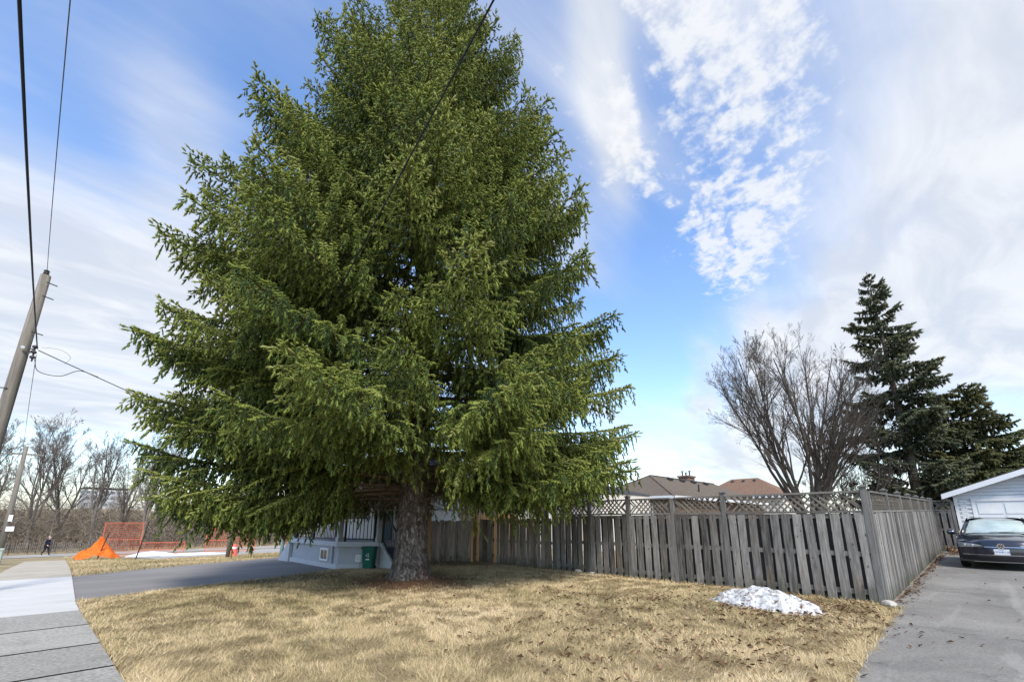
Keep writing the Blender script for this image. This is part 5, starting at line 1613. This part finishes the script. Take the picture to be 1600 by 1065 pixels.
# dry grass: every blade a sliver, thinner with distance
def grass():
    N = 900000
    x = rng.uniform(.3, 11.2, N); yv = rng.uniform(.6, 16.2, N)
    e = np.minimum.reduce([x-lawn_x0(yv)+.05*rng.random(N), yv-drv_y(x)+.05*rng.random(N), np.where(x < 7.4, ldr_y0(np.minimum(x, 7.4)), 14.4)-yv+.05*rng.random(N), 10.96-x])
    d = np.hypot(x, yv)
    az = np.arctan2(yv, x)
    dens = np.clip((5.5/d)**1.2, .0, 1.)
    bare_ = np.exp(-((np.hypot(x-6.2, yv-9.95)/1.75)**4))+.9*np.exp(-((np.hypot(x-10.2, yv-13.3)/1.7)**4))+.65*np.exp(-((np.hypot(x-4.4, yv-13.)/1.6)**4))
    bare_ += .8*np.exp(-(((x-9.1)/.75)**2+((yv-3.05)/1.05)**2)**2)
    dens *= np.clip(1-.93*bare_, .03, 1)*(.72+.4*fbm(x+50, yv+20, .9))
    k = (e > 0) & (rng.random(N) < dens) & (az > -.12) & (az < 1.62)
    x, yv, e, d, bare_ = x[k], yv[k], e[k], d[k], bare_[k]
    n = len(x)
    h = rng.uniform(.035, .085, n)*(1+.5*(e < .12))
    w_ = .0028*np.clip(d/5.5, 1., 2.2)*rng.uniform(.7, 1.3, n)
    # tufts share a lean
    lean_a = fbm(x, yv, 1.7)*14+rng.normal(0, .9, n)
    lean = rng.uniform(.5, 1.6, n)
    dx, dy = np.cos(lean_a)*h*lean, np.sin(lean_a)*h*lean
    z0 = gz(x, yv)+lawn_h(x, yv)-.006
    sx, sy = -np.sin(lean_a+rng.normal(0, .7, n))*w_, np.cos(lean_a+rng.normal(0, .7, n))*w_
    V = np.empty((n, 3, 3))
    V[:, 0] = np.stack([x-sx, yv-sy, z0], 1); V[:, 1] = np.stack([x+sx, yv+sy, z0], 1)
    V[:, 2] = np.stack([x+dx, yv+dy, z0+h*np.clip(1.15-.55*lean, .22, 1)], 1)
    g = fbm(x+11, yv+5, .45)
    green = np.clip((fbm(x+80, yv+33, .55)-.50)*3., 0, 1)
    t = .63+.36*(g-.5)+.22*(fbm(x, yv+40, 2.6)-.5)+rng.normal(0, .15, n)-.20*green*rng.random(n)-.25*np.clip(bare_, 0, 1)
    tree_shade = np.exp(-((np.hypot(x-3.2, yv-10.6)/2.6)**4))
    t -= .10*tree_shade  # the spruce's shade on the left lawn, put into the blade colour
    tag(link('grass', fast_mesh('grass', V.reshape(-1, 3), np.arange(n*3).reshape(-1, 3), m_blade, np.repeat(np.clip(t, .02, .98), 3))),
        'short dry yellow winter grass covering the lawn', 'grass', kind='stuff')
grass()
# dry verge beyond the drive and along the street
def verge():
    N = 150000
    x = rng.uniform(.42, 12, N); yv = rng.uniform(17.3, 52, N)
    k = (yv > ldr_y1(x)-.06*rng.random(N)) & (rng.random(N) < np.clip(26/yv, 0, 1)**2*(.25+.9*fbm(x, yv, .4))) & ~((x > 2.9) & (yv > 29+.5*(x-3.3)))
    x, yv = x[k], yv[k]; n = len(x)
    h = rng.uniform(.05, .14, n); a = rng.uniform(0, 6.28, n); w_ = .008
    z0 = gz(x, yv)-.01
    V = np.empty((n, 3, 3))
    V[:, 0] = np.stack([x-w_*np.sin(a), yv+w_*np.cos(a), z0], 1); V[:, 1] = np.stack([x+w_*np.sin(a), yv-w_*np.cos(a), z0], 1)
    V[:, 2] = np.stack([x+h*np.cos(a), yv+h*np.sin(a), z0+h*.6], 1)
    t = .52+.6*(fbm(x+5, yv, .5)-.5)+rng.normal(0, .12, n)
    tag(link('verge_grass', fast_mesh('verge_grass', V.reshape(-1, 3), np.arange(n*3).reshape(-1, 3), m_blade, np.repeat(np.clip(t, .02, .98), 3))),
        'dry tan grass on the bank beyond the asphalt drive', 'grass', kind='stuff')
verge()

# fallen leaves: small folded pieces
def leaves():
    pts = []
    def scatter(n, fx, fy): pts.append(np.stack([fx(n), fy(n)], 1))
    nrm, uni = rng.normal, rng.uniform
    scatter(420, lambda n: nrm(8.15, .45, n), lambda n: nrm(2.4, .75, n))            # before the snow heap
    scatter(260, lambda n: nrm(9.6, .5, n), lambda n: nrm(1.95, .35, n))
    scatter(330, lambda n: uni(5., 10.5, n), lambda n: uni(1.3, 5., n))
    for cx, cy, s in ((6.6, 4.6, .5), (8.3, 4.7, .35), (5.6, 3.2, .4), (4.6, 4.3, .5), (7.4, 5.9, .5), (5.2, 2.2, .35), (4.0, 3.2, .45), (6.0, 1.9, .4)):
        scatter(70, lambda n: nrm(cx, s, n), lambda n: nrm(cy, s, n))
    scatter(260, lambda n: uni(3, 10.8, n), lambda n: uni(2, 13, n))
    scatter(520, lambda n: uni(11.1, 26, n), lambda n: 1.42-np.abs(nrm(0, .10, n)))  # along the side fence
    scatter(34, lambda n: uni(5.8, 24, n), lambda n: uni(-3, 1.2, n))                # on the drive
    scatter(420, lambda n: nrm(25.2, .5, n), lambda n: 1.2-np.abs(nrm(0, .25, n)))   # drift in the corner
    scatter(220, lambda n: 10.8-np.abs(nrm(0, .12, n)), lambda n: uni(1.7, 12, n))
    P = np.concatenate(pts); x, yv = P[:, 0], P[:, 1]
    n = len(x)
    on_lawn = (yv > drv_y(x)) & (x < 11)
    z = gz(x, yv)+np.where(on_lawn, lawn_h(x, yv)+.022, .018)+uni(0, .012, n)
    corner = (np.hypot(x-25.2, yv-1.) < .9); z = z+np.where(corner, uni(0, .28, n)*np.clip(1-np.hypot(x-25.4, yv-1.25), 0, 1), 0)
    onsnow = (((x-9.1)/.74)**2+((yv-3.05)/1.05)**2) < .85
    z = np.where(onsnow & (rng.random(n) < .35), .05+.30*(1-(((x-9.1)/.74)**2+((yv-3.05)/1.05)**2)), z)
    s = uni(.017, .036, n)
    a = uni(0, 6.28, n); u = np.stack([np.cos(a), np.sin(a), nrm(0, .35, n)], 1); v = np.stack([-np.sin(a), np.cos(a), nrm(0, .35, n)], 1)
    c = np.stack([x, yv, z], 1); up = np.zeros((n, 3)); up[:, 2] = 1
    s = s[:, None]
    q = [c-u*s*1.25, c-v*s*.6+up*s*uni(.1, .7, (n, 1)), c+u*s*1.25+up*s*uni(-.1, .6, (n, 1)), c+v*s*.6+up*s*uni(.1, .7, (n, 1)), c]
    V = np.stack(q, 1).reshape(-1, 3)
    b = (np.arange(n)*5)[:, None]
    F = np.concatenate([b+np.array([[0, 1, 4]]), b+np.array([[1, 2, 4]]), b+np.array([[2, 3, 4]]), b+np.array([[3, 0, 4]])])
    tag(link('fallen_leaves', fast_mesh('fallen_leaves', V, F, m_leaf, np.repeat(np.clip(nrm(.45, .25, n), 0, 1), 5))),
        'curled brown dead leaves scattered over the lawn, the drive edge and the fence foot', 'leaves', kind='stuff')
leaves()
# needle litter and cones under the spruce
def litter():
    n = 5200
    r = np.abs(rng.normal(0, 1.05, n))+.45; a = rng.uniform(0, 6.28, n)
    x = SPX-.15+r*np.cos(a); yv = SPY-.2+r*np.sin(a)
    z = gz(x, yv)+lawn_h(x, yv)+.006
    l = rng.uniform(.03, .11, n); b = rng.uniform(0, 6.28, n); w_ = .0045
    V = np.empty((n, 3, 3))
    V[:, 0] = np.stack([x-w_*np.sin(b), yv+w_*np.cos(b), z], 1); V[:, 1] = np.stack([x+w_*np.sin(b), yv-w_*np.cos(b), z], 1)
    V[:, 2] = np.stack([x+l*np.cos(b), yv+l*np.sin(b), z+rng.uniform(0, .03, n)], 1)
    m = mat('needle_litter', [(0, (.09, .042, .025)), (.5, (.22, .11, .062)), (1, (.34, .21, .125))], 5., .9, attr='tint')
    tag(link('needle_litter', fast_mesh('needle_litter', V.reshape(-1, 3), np.arange(n*3).reshape(-1, 3), m, np.repeat(np.clip(rng.normal(.45, .25, n), 0, 1), 3))),
        'rust brown fallen needles and twigs round the spruce trunk', 'litter', kind='stuff')
litter()
